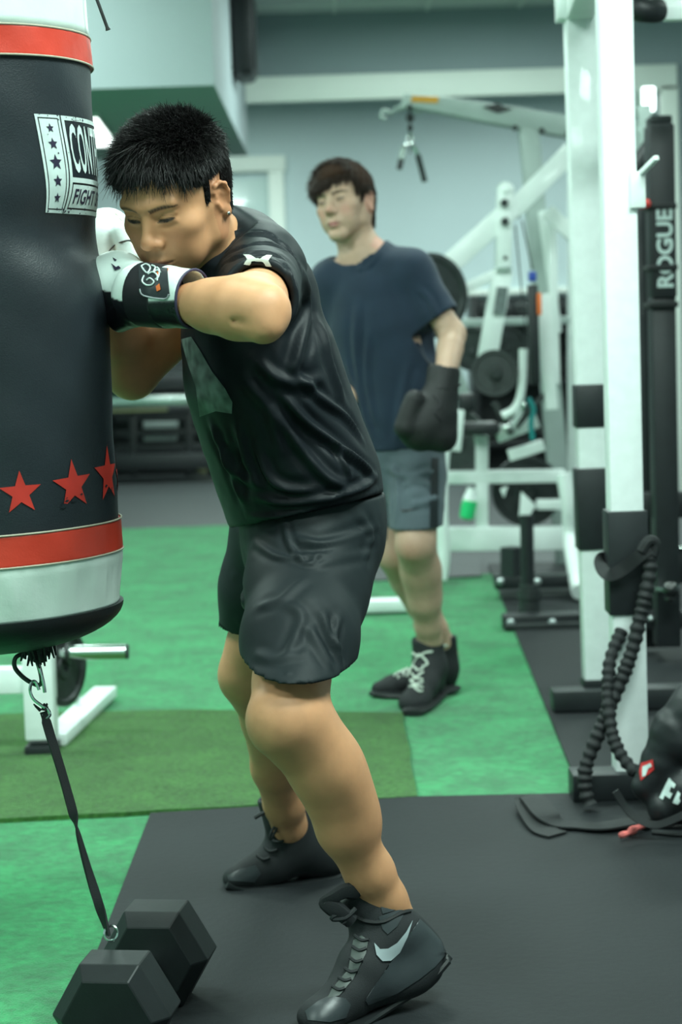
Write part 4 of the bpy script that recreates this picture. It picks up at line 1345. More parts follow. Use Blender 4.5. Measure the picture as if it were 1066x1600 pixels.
# dark cabinets in the far room, both sides
def cab(px0, px1, pyt, Y, name, label, m_='black_steel', dep=.5):
    x0, x1, zt = W(px0, pyt, Y).x, W(px1, pyt, Y).x, W((px0 + px1) / 2, pyt, Y).z
    t = empty(name, ((x0 + x1) / 2, Y + dep / 2, -.012), label, 'rack')
    for xx in (x0 + .03, x1 - .03):
        mb = MB(); mb.box((xx, Y + dep / 2, zt / 2), (.06, dep, zt + .02), None, .005); mb.build('side_frame', M[m_], t)
    n = 3
    for k in range(n):
        z = zt * (k + .6) / n
        mb = MB(); mb.box(((x0 + x1) / 2, Y + dep / 2, z), (x1 - x0 - .1, dep, .05), None, .005); mb.build('shelf', M[m_], t)
    mb = MB(); mb.box(((x0 + x1) / 2, Y + dep - .03, zt / 2), (x1 - x0 - .1, .03, zt), None, .0); mb.build('back_panel', M['rubber_far'], t)
    return x0, x1, zt, n
x0, x1, zt, n = cab(735, 905, 462, 15.0, 'dumbbell_rack', 'long dark dumbbell rack against the far wall behind machines')
cnt = 0
def small_dumbbell(c, r, L, label, group):
    t = empty('dumbbell', (c[0], c[1], c[2] - r), label, 'dumbbell', group)
    for s_ in (-1, 1):
        mb = MB(); mb.lathe([(r * .8, -L * .16), (r, -L * .12), (r, L * .12), (r * .8, L * .16)], Vector(c) + EY * s_ * L * .32, EY, 6); mb.build('head', M['iron'], t, False)
    mb = MB(); mb.tube([Vector(c) - EY * L * .25, Vector(c) + EY * L * .25], r * .3, 8); mb.build('handle', M['chrome'], t)
    return t
proto = None
for k in range(n):
    z = zt * (k + .6) / n + .025
    for j in range(5):
        x = x0 + .14 + j * (x1 - x0 - .28) / 4
        r = .062
        if proto is None:
            proto = small_dumbbell((x, 15.4, z + r), r, .3, 'dark dumbbell on the bottom shelf of the far rack, leftmost', 'dumbbells on the far rack')
            p0 = proto.location.copy()
        else:
            c = proto.copy(); COL.objects.link(c); c.location = (x, 15.4, z)
            c['label'] = 'dark dumbbell on the %s shelf of the far rack, %s' % (('bottom', 'middle', 'top')[k], ('leftmost', 'second from left', 'in the centre', 'second from right', 'rightmost')[j])
            for ch in list(proto.children):
                d = ch.copy(); COL.objects.link(d); d.parent = c; d.matrix_parent_inverse = ch.matrix_parent_inverse
cab(60, 345, 560, 17.0, 'storage_rack', 'dark low storage rack along the far wall behind roller bench')
# ================================================================ PEOPLE: shared builders
def head_frame(az, pitch, roll):
    f = Vector((-math.sin(az) * math.cos(pitch), -math.cos(az) * math.cos(pitch), -math.sin(pitch)))
    x = f.cross(EZ).normalized(); z = x.cross(f)
    x2 = x * math.cos(roll) + z * math.sin(roll); z2 = x2.cross(f)
    return Matrix((x2, f, z2)).transposed()

class Head:
    """x = the person's right, y = forward, z = up; origin between the ears"""
    def __init__(self, C, R, s, **kw):
        self.C, self.R, self.s = Vector(C), R, s
        self.Rn = np.array(R, np.float32)
        self.o = dict(nose=1.0, jaw=1.0, brow=1.0, lips=1.0, eye=.45, cheek=1.0)
        self.o.update(kw)
        self.sdf = self._make()
    def w(self, x, y, z): return self.C + self.R @ Vector((x, y, z)) * self.s
    def loc(self, p): return ((p - V(self.C)) @ self.Rn) / self.s
    def ev(self, p): return self.sdf.ev(self.loc(p)) * self.s
    def _make(self):
        o = self.o; s = SDF(); j = o['jaw']
        s.ell((0, -.014, .036), (.0745, .094, .083))
        s.ell((0, .030, .020), (.064, .062, .075), k=.03)                 # forehead
        s.ell((0, .034, -.035), (.054 * j, .056, .072), k=.03)            # mid face
        for sx in (-1, 1):
            s.cone((sx * .050 * j, .004, -.062), (sx * .014, .074, -.106), .015, .015, .022)   # jaw line
            s.cone((sx * .058, -.004, -.02), (sx * .053 * j, .000, -.066), .017, .016, .022)
            s.ell((sx * .046, .056, -.022), (.022, .024, .017 * o['cheek']), k=.022)   # cheekbone
            s.ell((sx * .034, .058, -.060), (.022, .024, .028), k=.03)                 # cheek
            s.cone((sx * .010, .0925, .021), (sx * .044, .080, .023), .0075 * o['brow'], .007 * o['brow'], .014)  # brow ridge
            s.ell((sx * .031, .101, .001), (.0215, .0190, .0140), k=.013, op='s')       # socket
            s.ell((sx * .031, .0775, .000), (.0155, .0135, .0130), k=.004)             # eye ball and lids
            s.cone((sx * .017, .0865, .0085), (sx * .045, .080, .0075), .0036, .0036, .006)  # upper lid fold
            s.cone((sx * .018, .0885, -.0075), (sx * .044, .081, -.0065), .0030, .0025, .007)  # lower lid
        s.ell((0, .079, -.106), (.021, .019, .018), k=.02)                # chin
        s.cone((0, .080, .012), (0, .097, -.030), .0085, .0125, .012)
        s.cone((0, .088, .014), (0, .112, -.026), .0068, .0085, .010)     # nose bridge
        s.ell((0, .1135, -.034), (.0105 * o['nose'], .0105, .0095), k=.010)
        for sx in (-1, 1):
            s.ell((sx * .0125 * o['nose'], .100, -.0385), (.0075, .0105, .0080), k=.008)
            s.ell((sx * .0068, .107, -.0475), (.0038, .0055, .0035), k=.003, op='s')
        s.ell((0, .083, -.066), (.024, .018, .020), k=.016)               # muzzle
        L = o['lips']
        s.chain([(-.024, .086, -.0715), (-.010, .0975, -.0685), (0, .0985, -.0700), (.010, .0975, -.0685), (.024, .086, -.0715)], [.0025, .0052 * L, .0048 * L, .0052 * L, .0025], k=.006)
        s.chain([(-.020, .087, -.0750), (0, .0975, -.0800), (.020, .087, -.0750)], [.0030, .0068 * L, .0030], k=.006)
        s.chain([(-.025, .091, -.0735), (-.010, .1020, -.0735), (0, .1035, -.0742), (.010, .1020, -.0735), (.025, .091, -.0735)], [.0010, .0014, .0014, .0014, .0010], k=.0035, op='s')
        s.cone((0, .102, -.055), (0, .104, -.063), .0022, .0022, .006, op='s')     # philtrum
        s.ell((0, .099, -.0925), (.016, .009, .005), k=.010, op='s')
        # ears
        for sx in (-1, 1):
            e = Matrix.Rotation(sx * .35, 3, 'Z') @ Matrix.Rotation(-.18, 3, 'X')
            c = Vector((sx * .0765, -.012, -.008))
            def ep(x, y, z): return c + e @ Vector((sx * x, y, z))
            s.ell(c, (.0062, .0165, .0295), rot=e, k=.008)
            s.chain([ep(.002, .010, .004), ep(.005, .012, .016), ep(.0065, .005, .0245), ep(.0075, -.006, .0255), ep(.008, -.0145, .018), ep(.0075, -.0155, .004), ep(.005, -.010, -.014)],
                    [.0026, .0030, .0032, .0032, .0032, .0030, .0030], k=.004)
            s.ell(ep(.003, -.001, -.026), (.0050, .0085, .0105), rot=e, k=.005)
            s.chain([ep(.004, .010, -.016), ep(.006, .013, -.004)], [.0035, .0035], k=.004)
            s.ell(ep(.0085, .001, -.003), (.0055, .0070, .0110), rot=e, k=.004, op='s')
            s.chain([ep(.0080, .003, .0175), ep(.0085, -.006, .0175), ep(.0085, -.009, .006)], [.0018, .0022, .0020], k=.003, op='s')
        # neck
        s.cone((0, -.028, -.030), (0, -.045, -.150), .056 * o.get('neck', 1), .060 * o.get('neck', 1), .03)
        for sx in (-1, 1):
            s.cone((sx * .055, -.030, -.045), (sx * .018, .012, -.165), .014, .013, .02)
        return s
    def color(self, v, base, lipc, stubble=None, blush=None, brow=(.02, .014, .01)):
        q = self.loc(v)
        c = np.tile(np.array(base, np.float32), (len(q), 1))
        def mixin(mask, col):
            mk = np.clip(mask, 0, 1)[:, None]
            return c * (1 - mk) + np.array(col, np.float32) * mk
        x, y, z = q[:, 0], q[:, 1], q[:, 2]
        ax = np.abs(x)
        front = y > .06
        if blush is not None:
            c = mixin(front * np.exp(-((ax - .042) / .018) ** 2 - ((z + .035) / .020) ** 2) * .55, blush)
            c = mixin((y > .10) * np.exp(-(x / .014) ** 2 - ((z + .034) / .012) ** 2) * .6, blush)
            c = mixin(((ax > .072) & (y < .01)) * .55, blush)
        if stubble is not None:
            c = mixin(front * np.exp(-((z + .108) / .016) ** 2 - (x / .035) ** 2) * .5, stubble)
            c = mixin((y > .085) * np.exp(-((z + .058) / .007) ** 2 - (x / .022) ** 2) * .55, stubble)
        lz = -.0735
        lip = (y > .076) * np.clip(1.5 - np.sqrt((x / .0235) ** 2 + ((z - lz + .001) / (.0098)) ** 2) * 1.5, 0, 1) * 1.8
        c = mixin(np.clip(lip, 0, 1) * .85, lipc)
        slit = (y > .076) * (ax < .024) * np.exp(-((z - lz) / .0013) ** 2)
        c = mixin(slit * .85, (.05, .015, .012))
        bz = .0165 + .0045 * np.sin(np.clip((ax - .012) / .040, 0, 1) * 2.4)
        bw = .0042 * np.clip(1.25 - np.clip(ax - .030, 0, 1) / .026, .4, 1)
        br = (y > .05) * (ax > .011) * (ax < .054) * np.exp(-((z - bz) / bw) ** 4)
        st = .85 + .15 * np.sin(x * 1900 + z * 900)
        c = mixin(br * .92 * st, brow)
        # eye opening under the lowered lid
        op = self.o['eye']
        ex = (ax - .031) / .0135
        zc = -.0028 + .0015 * ex
        hh = np.clip(1 - ex ** 2, 0, 1) ** .5 * .0050 * op
        eye = (y > .06) * (np.abs(ex) < 1) * np.clip(1.3 - np.abs(z - zc) / (hh + .0007), 0, 1)
        c = mixin(eye, (.05, .035, .03) if op < .7 else (.30, .28, .26))
        iris = (y > .06) * (np.abs(ex) < 1) * (np.abs(z - zc) < hh) * (np.abs(ax - .031 + self.o.get('look', 0) * np.sign(x)) < .0052)
        c = mixin(iris * .95, (.02, .012, .008))
        lash = (y > .06) * (np.abs(ex) < 1.1) * np.exp(-((z - zc - hh) / .0011) ** 2)
        c = mixin(lash * .95, (.014, .009, .008))
        crease = (y > .06) * (np.abs(ex) < 1.0) * np.exp(-((z - zc - hh - .0062 + .002 * ex * ex) / .0008) ** 2)
        c = mixin(crease * .5, (.12, .055, .035))
        return c

def strands(name, roots, dirs, tips_pull, lens, widths, material, parent, bend=None, seg=4):
    """hair tufts: thin tapering curved spikes; arrays in world space"""
    N = len(roots)
    d = dirs / np.linalg.norm(dirs, axis=1, keepdims=True)
    side = np.cross(d, np.random.RandomState(1).normal(size=(N, 3))); side /= np.linalg.norm(side, axis=1, keepdims=True)
    up2 = np.cross(d, side)
    rings = []
    for i in range(seg + 1):
        t = i / seg
        c = roots + d * (lens[:, None] * t) + tips_pull * (lens[:, None] * t * t)
        r = widths * (1 - t) ** .7 * .5 + .00012
        for k in range(3):
            a = k * 2 * math.pi / 3
            rings.append(c + (side * math.cos(a) + up2 * math.sin(a)) * r[:, None])
    v = np.stack(rings, 1).reshape(-1, 3)
    base = (np.arange(N) * (seg + 1) * 3)[:, None]
    q = []
    for i in range(seg):
        for k in range(3):
            q.append(np.array([i * 3 + k, i * 3 + (k + 1) % 3, (i + 1) * 3 + (k + 1) % 3, (i + 1) * 3 + k])[None] + base)
    q = np.concatenate(q)
    me = np_mesh(name, v.astype(np.float32), q)
    return link(name, me, material, parent, True)

def hair(head, field, offset, comb, n, length, width, material, parent, seed=1, cell=.0028, pull=(0, 0, 0)):
    """cap where field(q) > 0 plus strands; comb(q, normal) gives local directions"""
    def cap(p):
        q = head.loc(p)
        s = SDF(); s.ell((0, -.014, .038), (.0765, .096, .084)); s.ell((0, .030, .024), (.066, .063, .074), k=.03)
        s.cone((0, -.050, -.01), (0, -.050, -.065), .052, .050, .03)
        d = s.ev(q)
        g = field(q)
        th = np.clip(g * .8, 0, 1) * 1.0
        dd = d - np.minimum(offset, np.maximum(g, -.01) * .6)
        return (dd + .0015 * wave_noise(q, 260, 5)) * head.s
    lo = head.C - Vector((.16, .16, .16)); hi = head.C + Vector((.16, .16, .17))
    # cap only where it is outside the scalp: clip by field
    def fn(p):
        q = head.loc(p)
        return np.maximum(cap(p), -field(q) * .7 * head.s)
    hv, hq = surface_nets(fn, lo, hi, cell)
    me = np_mesh('hair', hv, hq)
    capm = material.copy(); capm.node_tree.nodes['Principled BSDF'].inputs['Roughness'].default_value = .9
    capm.node_tree.nodes['Principled BSDF'].inputs['Specular IOR Level'].default_value = .08
    ho = link('hair', me, capm, parent, True)
    rs = np.random.RandomState(seed)
    nrm = np.empty(len(hv) * 3, np.float32)
    me.vertices.foreach_get('normal', nrm); nrm = nrm.reshape(-1, 3)
    q = head.loc(hv)
    outward = (np.einsum('ij,ij->i', nrm @ head.Rn, q - np.array([0, -.01, .02])) > .01)
    ok = np.argwhere((field(q) > .001) & outward)[:, 0]
    idx = rs.choice(ok, n)
    qn = nrm[idx] @ head.Rn
    qq = q[idx]
    d = comb(qq, qn, rs)
    L = length(qq, rs) * head.s
    roots = hv[idx] - nrm[idx] * .003
    dw = d @ head.Rn.T
    pl = np.array(pull)[None] @ head.Rn.T + rs.normal(size=(n, 3)) * .10
    wd = width * (0.7 + .6 * rs.rand(n))
    strands('hair_strands', roots, dw, pl, L, wd, material, ho)
    return ho

def mesh_arrays(o):
    me = o.data
    co = np.empty(len(me.vertices) * 3, np.float32); me.vertices.foreach_get('co', co)
    no = np.empty(len(me.vertices) * 3, np.float32); me.vertices.foreach_get('normal', no)
    return co.reshape(-1, 3), no.reshape(-1, 3)

def folds(o, paths, Y=3.3):
    """press cloth folds into a mesh; each path = (pixel points, width, height)"""
    bvh = projector([o])
    co, no = mesh_arrays(o)
    disp = np.zeros(len(co), np.float32)
    for pix, w, h in paths:
        pts = catmull([hit(bvh, x, y, 0, Y)[0] for x, y in pix], 6)
        P = np.array([tuple(p) for p in pts], np.float32)
        near = np.full(len(co), 9.0, np.float32); par = np.zeros(len(co), np.float32)
        lo = P.min(0) - w * 4; hi = P.max(0) + w * 4
        sel = np.argwhere(((co > lo) & (co < hi)).all(1))[:, 0]
        if not len(sel): continue
        c = co[sel]; best = np.full(len(c), 9.0, np.float32); bt = np.zeros(len(c), np.float32)
        for i in range(len(P) - 1):
            a, b = P[i], P[i + 1]; ba = b - a
            t = np.clip((c - a) @ ba / (ba @ ba + 1e-9), 0, 1)
            d = np.linalg.norm(c - a - t[:, None] * ba, axis=1)
            u = d < best
            best[u] = d[u]; bt[u] = (i + t[u]) / (len(P) - 1)
        amp = np.clip(np.sin(np.pi * np.clip(bt, .03, .97)) * 1.6, 0, 1)
        disp[sel] += h * amp * (np.exp(-(best / w) ** 2) - .55 * np.exp(-((best - 1.9 * w) / w) ** 2))
    co = co + no * disp[:, None]
    o.data.vertices.foreach_set('co', co.ravel()); o.data.update()

def noise_disp(o, fn):
    co, no = mesh_arrays(o)
    co = co + no * fn(co)[:, None]
    o.data.vertices.foreach_set('co', co.astype(np.float32).ravel()); o.data.update()

def cord_on(bvh, name, pix, r, material, parent, lift=.002, Y=3.2, n=4, seg=6):
    pts = catmull([hit(bvh, x, y, lift, Y)[0] for x, y in pix], n)
    mb = MB(); mb.tube(pts, r, seg)
    return mb.build(name, material, parent)
# ================================================================ BOXER
bx_root = empty('person', F(540, 1560), 'person in black T-shirt and black shorts hunched and punching the heavy bag', 'person')
BH = Head(W(274, 308, 3.15), head_frame(math.radians(28), math.radians(26.4), math.radians(1.5)), .985, jaw=1.04, nose=1.12, brow=1.3, eye=.62, neck=1.05)
SK1 = (.60, .295, .150)

# ---- joints
J = dict(ls=W(402, 425, 3.22), le=W(408, 487, 2.86), lw=W(300, 474, 2.95), rs=W(330, 430, 3.52), re=W(206, 584, 3.42), rw=W(172, 440, 3.34),
         lh=W(492, 850, 3.34), lk=W(446, 1118, 3.06), la=W(600, 1405, 3.18), rh=W(450, 850, 3.60), rk=W(394, 1050, 3.66), ra=W(452, 1290, 3.92))
def mid(a, b, t): return a.lerp(b, t)
bs = SDF()
bs.add(BH.ev)
# neck into the shoulders
nb_ = BH.w(0, -.035, -.10)
bs.cone(nb_, W(376, 402, 3.28), .058, .060, .03)
bs.cone(W(380, 410, 3.30), J['ls'], .055, .055, .03); bs.cone(W(380, 410, 3.30), J['rs'], .055, .055, .03)
# trunk (under the shirt)
TR = [(388, 520, 3.36, .115), (415, 600, 3.38, .125), (450, 700, 3.42, .125), (480, 800, 3.46, .13)]
fr = (Vector((1, .25, 0)), .72)
bs.chain([W(x, y, d) for x, y, d, r in TR], [r for *_, r in TR], k=.04, flat=fr)
# left arm
a, b = J['ls'], J['le']
bs.chain([a, mid(a, b, .5), b], [.056, .047, .041], k=.02)
b2, c = J['le'], J['lw']
bs.chain([b2, mid(b2, c, .32), mid(b2, c, .7), c], [.040, .0440, .038, .032], k=.02, k2=.02)
bs.ell(W(414, 514, 2.835), (.019, .018, .018), k=.024)
bs.cone(W(366, 500, 2.845), W(402, 512, 2.79), .001, .002, .012, 's')
bs.ell(W(383, 464, 2.93), (.036, .03, .030), k=.03)
# right arm
a, b = J['rs'], J['re']
bs.chain([a, mid(a, b, .45), b], [.062, .060, .043], k=.03)
bs.chain([J['re'], mid(J['re'], J['rw'], .35), J['rw']], [.042, .047, .033], k=.02)
# legs
def leg(s, h, k, a, side, fwd, toe):
    d = (a - k).normalized(); th = (k - h).normalized()
    s.chain([h, mid(h, k, .5), mid(h, k, .80), k], [.075, .062, .058, .058], k=.03, k2=.03)
    s.ell(k + fwd * .022 + Vector((0, 0, .0)), (.034, .036, .040), k=.035)                       # kneecap
    s.ell(k + fwd * .014 + d * .055, (.022, .022, .03), k=.03)                # tibial head
    back = -fwd
    s.chain([k + d * .02, mid(k, a, .3) + back * .012, mid(k, a, .6), mid(k, a, .85), a, a + (a - k).normalized() * .05], [.054, .052, .046, .0395, .036, .036], k=.03, k2=.02)
    s.ell(mid(k, a, .33) + back * .035 + side * .012, (.034, .038, .115), rot=frame_z(d), k=.05)   # calf
    s.ell(mid(k, a, .30) + back * .024 - side * .020, (.034, .036, .105), rot=frame_z(d), k=.05)
def frame_z(d):
    z = Vector(d).normalized(); x = EY.cross(z).normalized(); y = z.cross(x)
    return Matrix((x, y, z)).transposed()
dl = (J['la'] - J['lk']).normalized()
fl = Vector((-1, -.35, -.25)); fl = (fl - dl * fl.dot(dl)).normalized()
sl = dl.cross(fl).normalized()
if sl.y > 0: sl = -sl
leg(bs, J['lh'], J['lk'], J['la'], sl, fl, None)
dr_ = (J['ra'] - J['rk']).normalized()
f2 = Vector((-1, -.2, -.3)); f2 = (f2 - dr_ * f2.dot(dr_)).normalized()
leg(bs, J['rh'], J['rk'], J['ra'], sl, f2, None)
def bcol(v):
    c = BH.color(v, SK1, (.40, .13, .09), stubble=(.26, .15, .085), blush=(.50, .20, .10), brow=(.016, .010, .008))
    d = np.linalg.norm(BH.loc(v), axis=1)
    far = d > .19
    c[far] = SK1
    kz = np.linalg.norm(v - V(J['lk'] + fl * .06 + Vector((0, 0, -.01))), axis=1)
    m_ = (np.exp(-(kz / .03) ** 2) * .35)[:, None]
    c = c * (1 - m_) + np.array((.36, .16, .10)) * m_
    el = np.linalg.norm(v - V(W(432, 478, 2.90)), axis=1)
    m_ = (np.exp(-(el / .022) ** 2) * .35)[:, None]
    return c * (1 - m_) + np.array((.40, .16, .09)) * m_
hc_ = BH.C
cut = Vector((0, 0, -.13)); hn = BH.R @ Vector((0, 0, -1))
hb = V(BH.w(0, .0, -.012))
def head_part(p): return np.maximum(bs.ev(p), np.linalg.norm(p - hb, axis=1) - .142)
def rest_part(p): return np.maximum(bs.ev(p), .136 - np.linalg.norm(p - hb, axis=1))
body = solid('body', rest_part, (-.55, 2.80, .10), (.25, 4.15, 1.42), .0055, M['skin'], bx_root, bcol,
             extra=[(head_part, tuple(hc_ - Vector((.15, .17, .17))), tuple(hc_ + Vector((.15, .16, .16))), .0021)])
body['label'] = 'tanned skin'

# ---- hair
def hfield1(q):
    x, y, z = q[:, 0], q[:, 1], q[:, 2]
    ax = np.abs(x)
    front = z - (.066 - .010 * (ax / .05) ** 2 + .004 * np.sin(x * 230))        # forehead line
    temple = np.minimum(z - .020 - .45 * np.clip(y - .02, 0, 1), .040 - y + .9 * np.clip(z - .03, 0, 1))
    burn = np.minimum(.0085 - np.abs(y - .016), z + .012)                       # sideburn
    above = z - .030
    back = np.minimum(-.036 - y, z + .070)
    side = np.maximum(np.maximum(np.minimum(above, temple), burn), back)
    return np.where(y > .048, front, np.maximum(side, np.minimum(front, .2)))
def comb1(q, n, rs):
    y, z = q[:, 1], q[:, 2]
    top = np.clip((z - .055) / .05, 0, 1)[:, None]
    d = (n * .85 + np.array([0, .55, .1])) * top + (n * .30 + np.array([0, .25, -.9])) * (1 - top)
    fr_ = np.clip((y - .045) / .02, 0, 1)[:, None]
    d = d * (1 - fr_) + (n * .38 + np.array([0, .12, -.70])) * fr_
    bk = (y < -.04)[:, None] & (z < .06)[:, None]
    d = np.where(bk, n * .30 + np.array([0, -.1, -.9]), d)
    return d + rs.normal(size=d.shape) * .17
def len1(q, rs):
    y, z = q[:, 1], q[:, 2]
    L = .006 + .018 * np.clip((z - .035) / .05, 0, 1)
    L = np.where(y > .05, np.maximum(L, .018) * (.55 + .9 * rs.rand(len(q)) ** 1.5 + .25 * np.sin(q[:, 0] * 260)), L)
    return L * (.7 + .6 * rs.rand(len(q)))
hair(BH, hfield1, .0115, comb1, 17000, len1, .0013, M['hair1'], bx_root, 4, pull=(0, .10, -.20))
# ear stud
e0 = BH.w(-.086, -.010, -.036)
mb = MB(); mb.ball(e0, .0032); mb.build('ear_stud', M['chrome'], bx_root)

# ---- T-shirt
ts = SDF()
TT = [(383, 520, 3.36, .150), (402, 565, 3.37, .174), (430, 650, 3.40, .178), (460, 735, 3.42, .178), (480, 800, 3.43, .184)]
fr2 = (Vector((1, .22, 0)), .725)
ts.chain([W(x, y, d) for x, y, d, r in TT], [r for *_, r in TT], k=.03, flat=fr2, k2=.03)
ts.cone(W(374, 402, 3.30), W(424, 450, 3.34), .062, .068, .05)          # shoulder girdle
ts.cone(W(370, 405, 3.28), J['ls'], .066, .072, .05)
ts.cone(W(372, 405, 3.30), W(345, 440, 3.50), .066, .068, .05)
ts.cone(BH.w(0, -.050, -.085), W(376, 402, 3.28), .063, .068, .03)
ts.cone(BH.w(0, -.02, -.165), W(350, 440, 3.30), .050, .070, .05)
ts.cone(W(335, 425, 3.22), W(380, 420, 3.22), .050, .055, .04)
# pelvis hem flare
ts.ell(W(512, 742, 3.40), (.075, .15, .055), k=.06)
# sleeves
arm_d = (J['le'] - J['ls']).normalized()
ts.chain([J['ls'], mid(J['ls'], J['le'], .45), mid(J['ls'], J['le'], .95)], [.074, .066, .055], k=.04)
ra_d = (J['re'] - J['rs']).normalized()
ts.chain([J['rs'], mid(J['rs'], J['re'], .45)], [.076, .076], k=.04)
# cuts: sleeve hems, neckline, bottom hem
def lim(center, normal, rad):
    """plane cut that only acts within rad of center"""
    c, n = V(center), V(Vector(normal).normalized())
    def fn(p):
        q = p - c
        h = q @ n
        r = np.sqrt(np.maximum((q * q).sum(1) - h * h, 0))
        return np.maximum(-h, np.maximum(r - rad, h - .2))
    return fn
ts.add(lim(mid(J['ls'], J['le'], .70), arm_d + Vector((-.10, 0, .25)), .11), 0.004, 's')
ts.chain([mid(J['ls'], J['le'], .55), mid(J['ls'], J['le'], .85)], [.047, .0495], k=.003, op='s')
ts.add(lim(mid(J['rs'], J['re'], .38), ra_d, .12), 0.004, 's')
nk = BH.w(0, -.038, -.088)
ts.add(lim(nk, BH.R @ Vector((0, .28, 1)), .10), .006, 's')
hemn = Vector((.12, -.1, -1))
ts.plane(W(480, 800, 3.30), (.20, -.05, -1), .004, 'i')
ts.add(lambda p: .0016 * wave_noise(p * np.array([1, 1, .5], np.float32), 55, 2) + .0010 * wave_noise(p, 120, 8), op='d')
# the arm must be clear of the cloth
tee = solid('t_shirt', ts, (-.42, 2.90, .62), (.16, 3.80, 1.40), .0045, M['tee_black'], bx_root, None)
folds(tee, [
    ([(440, 615), (480, 660), (520, 690), (560, 720), (588, 745)], .007, .010),
    ([(455, 575), (500, 620), (540, 650), (568, 690)], .007, .007),
    ([(430, 640), (470, 700), (510, 745), (545, 765)], .008, .009),
    ([(520, 690), (535, 715), (548, 745)], .005, .006),
    ([(395, 775), (440, 785), (500, 782), (560, 765), (592, 742)], .007, .008),
    ([(385, 805), (430, 808), (480, 798), (540, 785), (590, 765)], .005, .004),
    ([(400, 700), (420, 745), (450, 765), (500, 768)], .008, .008),
    ([(370, 660), (385, 720), (405, 765)], .009, .006),
    ([(350, 690), (362, 740), (382, 790)], .009, .006),
    ([(470, 420), (480, 470), (470, 540), (455, 590)], .010, .008),
    ([(400, 560), (430, 590), (470, 600), (510, 590)], .009, .006),
    ([(380, 590), (420, 640), (440, 700)], .010, .006),
    ([(345, 415), (375, 400), (410, 395), (445, 405)], .004, .005),
    ([(350, 400), (380, 386), (415, 380), (450, 392)], .004, .004),
    ([(440, 405), (455, 430), (460, 455)], .004, .004),
    ([(330, 400), (350, 375), (375, 360)], .005, .005),
    ([(385, 365), (420, 368), (445, 385), (470, 420)], .005, .005),
    ([(500, 500), (515, 560), (540, 630)], .010, .006),
    ([(330, 660), (345, 700), (370, 740), (400, 760)], .009, .007),
])
tbvh = projector([tee])
M['print'] = mat('print', (.11, .16, .14), .55, noise=[(16, .55, 2), (45, .6, 1)], bump=(60, .2, .001))
surf_poly(tbvh, 'chest_print', [(284, 530), (300, 526), (314, 548), (332, 580), (352, 606), (364, 628), (363, 646), (338, 642), (313, 651), (307, 604), (295, 570)], M['print'], tee, .0015, 3.2, 4)['label'] = 'grey-green printed panel on the shirt front'
# sleeve emblem: two crossed arcs
def arc(cx, cy, rx, ry, a0, a1, t, n=10):
    o_ = [(cx + rx * math.cos(a0 + (a1 - a0) * i / n), cy - ry * math.sin(a0 + (a1 - a0) * i / n)) for i in range(n + 1)]
    i_ = [(cx + rx * math.cos(a0 + (a1 - a0) * i / n), cy - (ry - t) * math.sin(a0 + (a1 - a0) * i / n)) for i in range(n + 1)]
    return o_ + i_[::-1]
def emblem(bvh, cx, cy, w, h, sk, par, Y):
    def T(pts): return [(cx + x * w, cy + y * h + x * w * sk) for x, y in pts]
    up_ = [(-.5, -.5), (-.30, -.5), (-.20, -.15), (0, -.05), (.20, -.15), (.30, -.5), (.5, -.5), (.38, -.02), (.12, .12), (0, .14), (-.12, .12), (-.38, -.02)]
    dn = [(x, -y) for x, y in up_]
    e = surf_poly(bvh, 'emblem', T(up_), M['logo_grey'], par, .0018, Y, 2)
    surf_poly(bvh, 'emblem', T(dn), M['logo_grey'], par, .0022, Y, 2)
emblem(tbvh, 403, 407, 44, 16, .06, tee, 3.1)

# ---- shorts
ss = SDF()
ss.chain([W(482, 770, 3.45), W(482, 830, 3.45)], [.180, .172], k=.03, flat=(Vector((1, .2, 0)), .72), k2=.03)
LHt = [(496, 835, 3.36, .114), (479, 920, 3.29, .104), (468, 1000, 3.17, .094), (459, 1100, 3.065, .083)]
ss.chain([W(x, y, d) for x, y, d, r in LHt], [r for *_, r in LHt], k=.04, k2=.03)
ss.ell(W(524, 808, 3.45), (.075, .14, .085), k=.05)
RHt = [(455, 835, 3.60, .120), (424, 920, 3.64, .095), (410, 1010, 3.68, .088)]
ss.chain([W(x, y, d) for x, y, d, r in RHt], [r for *_, r in RHt], k=.02, k2=.03)
ss.add(lim(W(458, 1044, 3.09), Vector((-.08, .12, -1)), .15), .003, 's')
ss.add(lim(W(390, 985, 3.64), Vector((-.05, .05, -1)), .135), .003, 's')
ss.plane(W(480, 775, 3.4), (0, 0, 1), .004, 'i')
# hollow leg openings
ss.cone(W(405, 960, 3.66), W(398, 1020, 3.66), .066, .078, .004, 's')
ss.add(lambda p: .0012 * wave_noise(p, 38, 12) + .0004 * wave_noise(p, 110, 18), op='d')
shorts = solid('shorts', ss, (-.30, 2.92, .34), (.20, 3.90, .90), .0045, M['shorts_black'], bx_root)
folds(shorts, [
    ([(455, 840), (500, 850), (550, 840), (590, 825)], .008, 0.0056),
    ([(460, 870), (505, 865), (560, 850), (590, 842)], .007, 0.0050),
    ([(440, 800), (452, 850), (480, 880), (500, 862)], .005, 0.0043),
    ([(480, 885), (530, 870), (580, 860)], .008, 0.0037),
    ([(395, 845), (430, 868), (470, 872)], .006, 0.0031),
    ([(440, 940), (470, 960), (460, 1000), (440, 1030)], .008, 0.0037),
    ([(500, 950), (515, 990), (530, 1020)], .007, 0.0050),
    ([(480, 975), (500, 1010), (520, 1050)], .008, 0.0037),
    ([(400, 950), (440, 935), (480, 900)], .008, 0.0031),
    ([(395, 1020), (430, 1030), (480, 1020)], .008, 0.0025),
    ([(530, 960), (525, 1000), (535, 1040)], .006, 0.0050),
    ([(392, 1046), (450, 1053), (525, 1058)], .003, 0.0015),
    ([(365, 900), (380, 940), (372, 970)], .007, 0.0037),
    ([(560, 800), (580, 840), (570, 880)], .008, 0.0037),
])

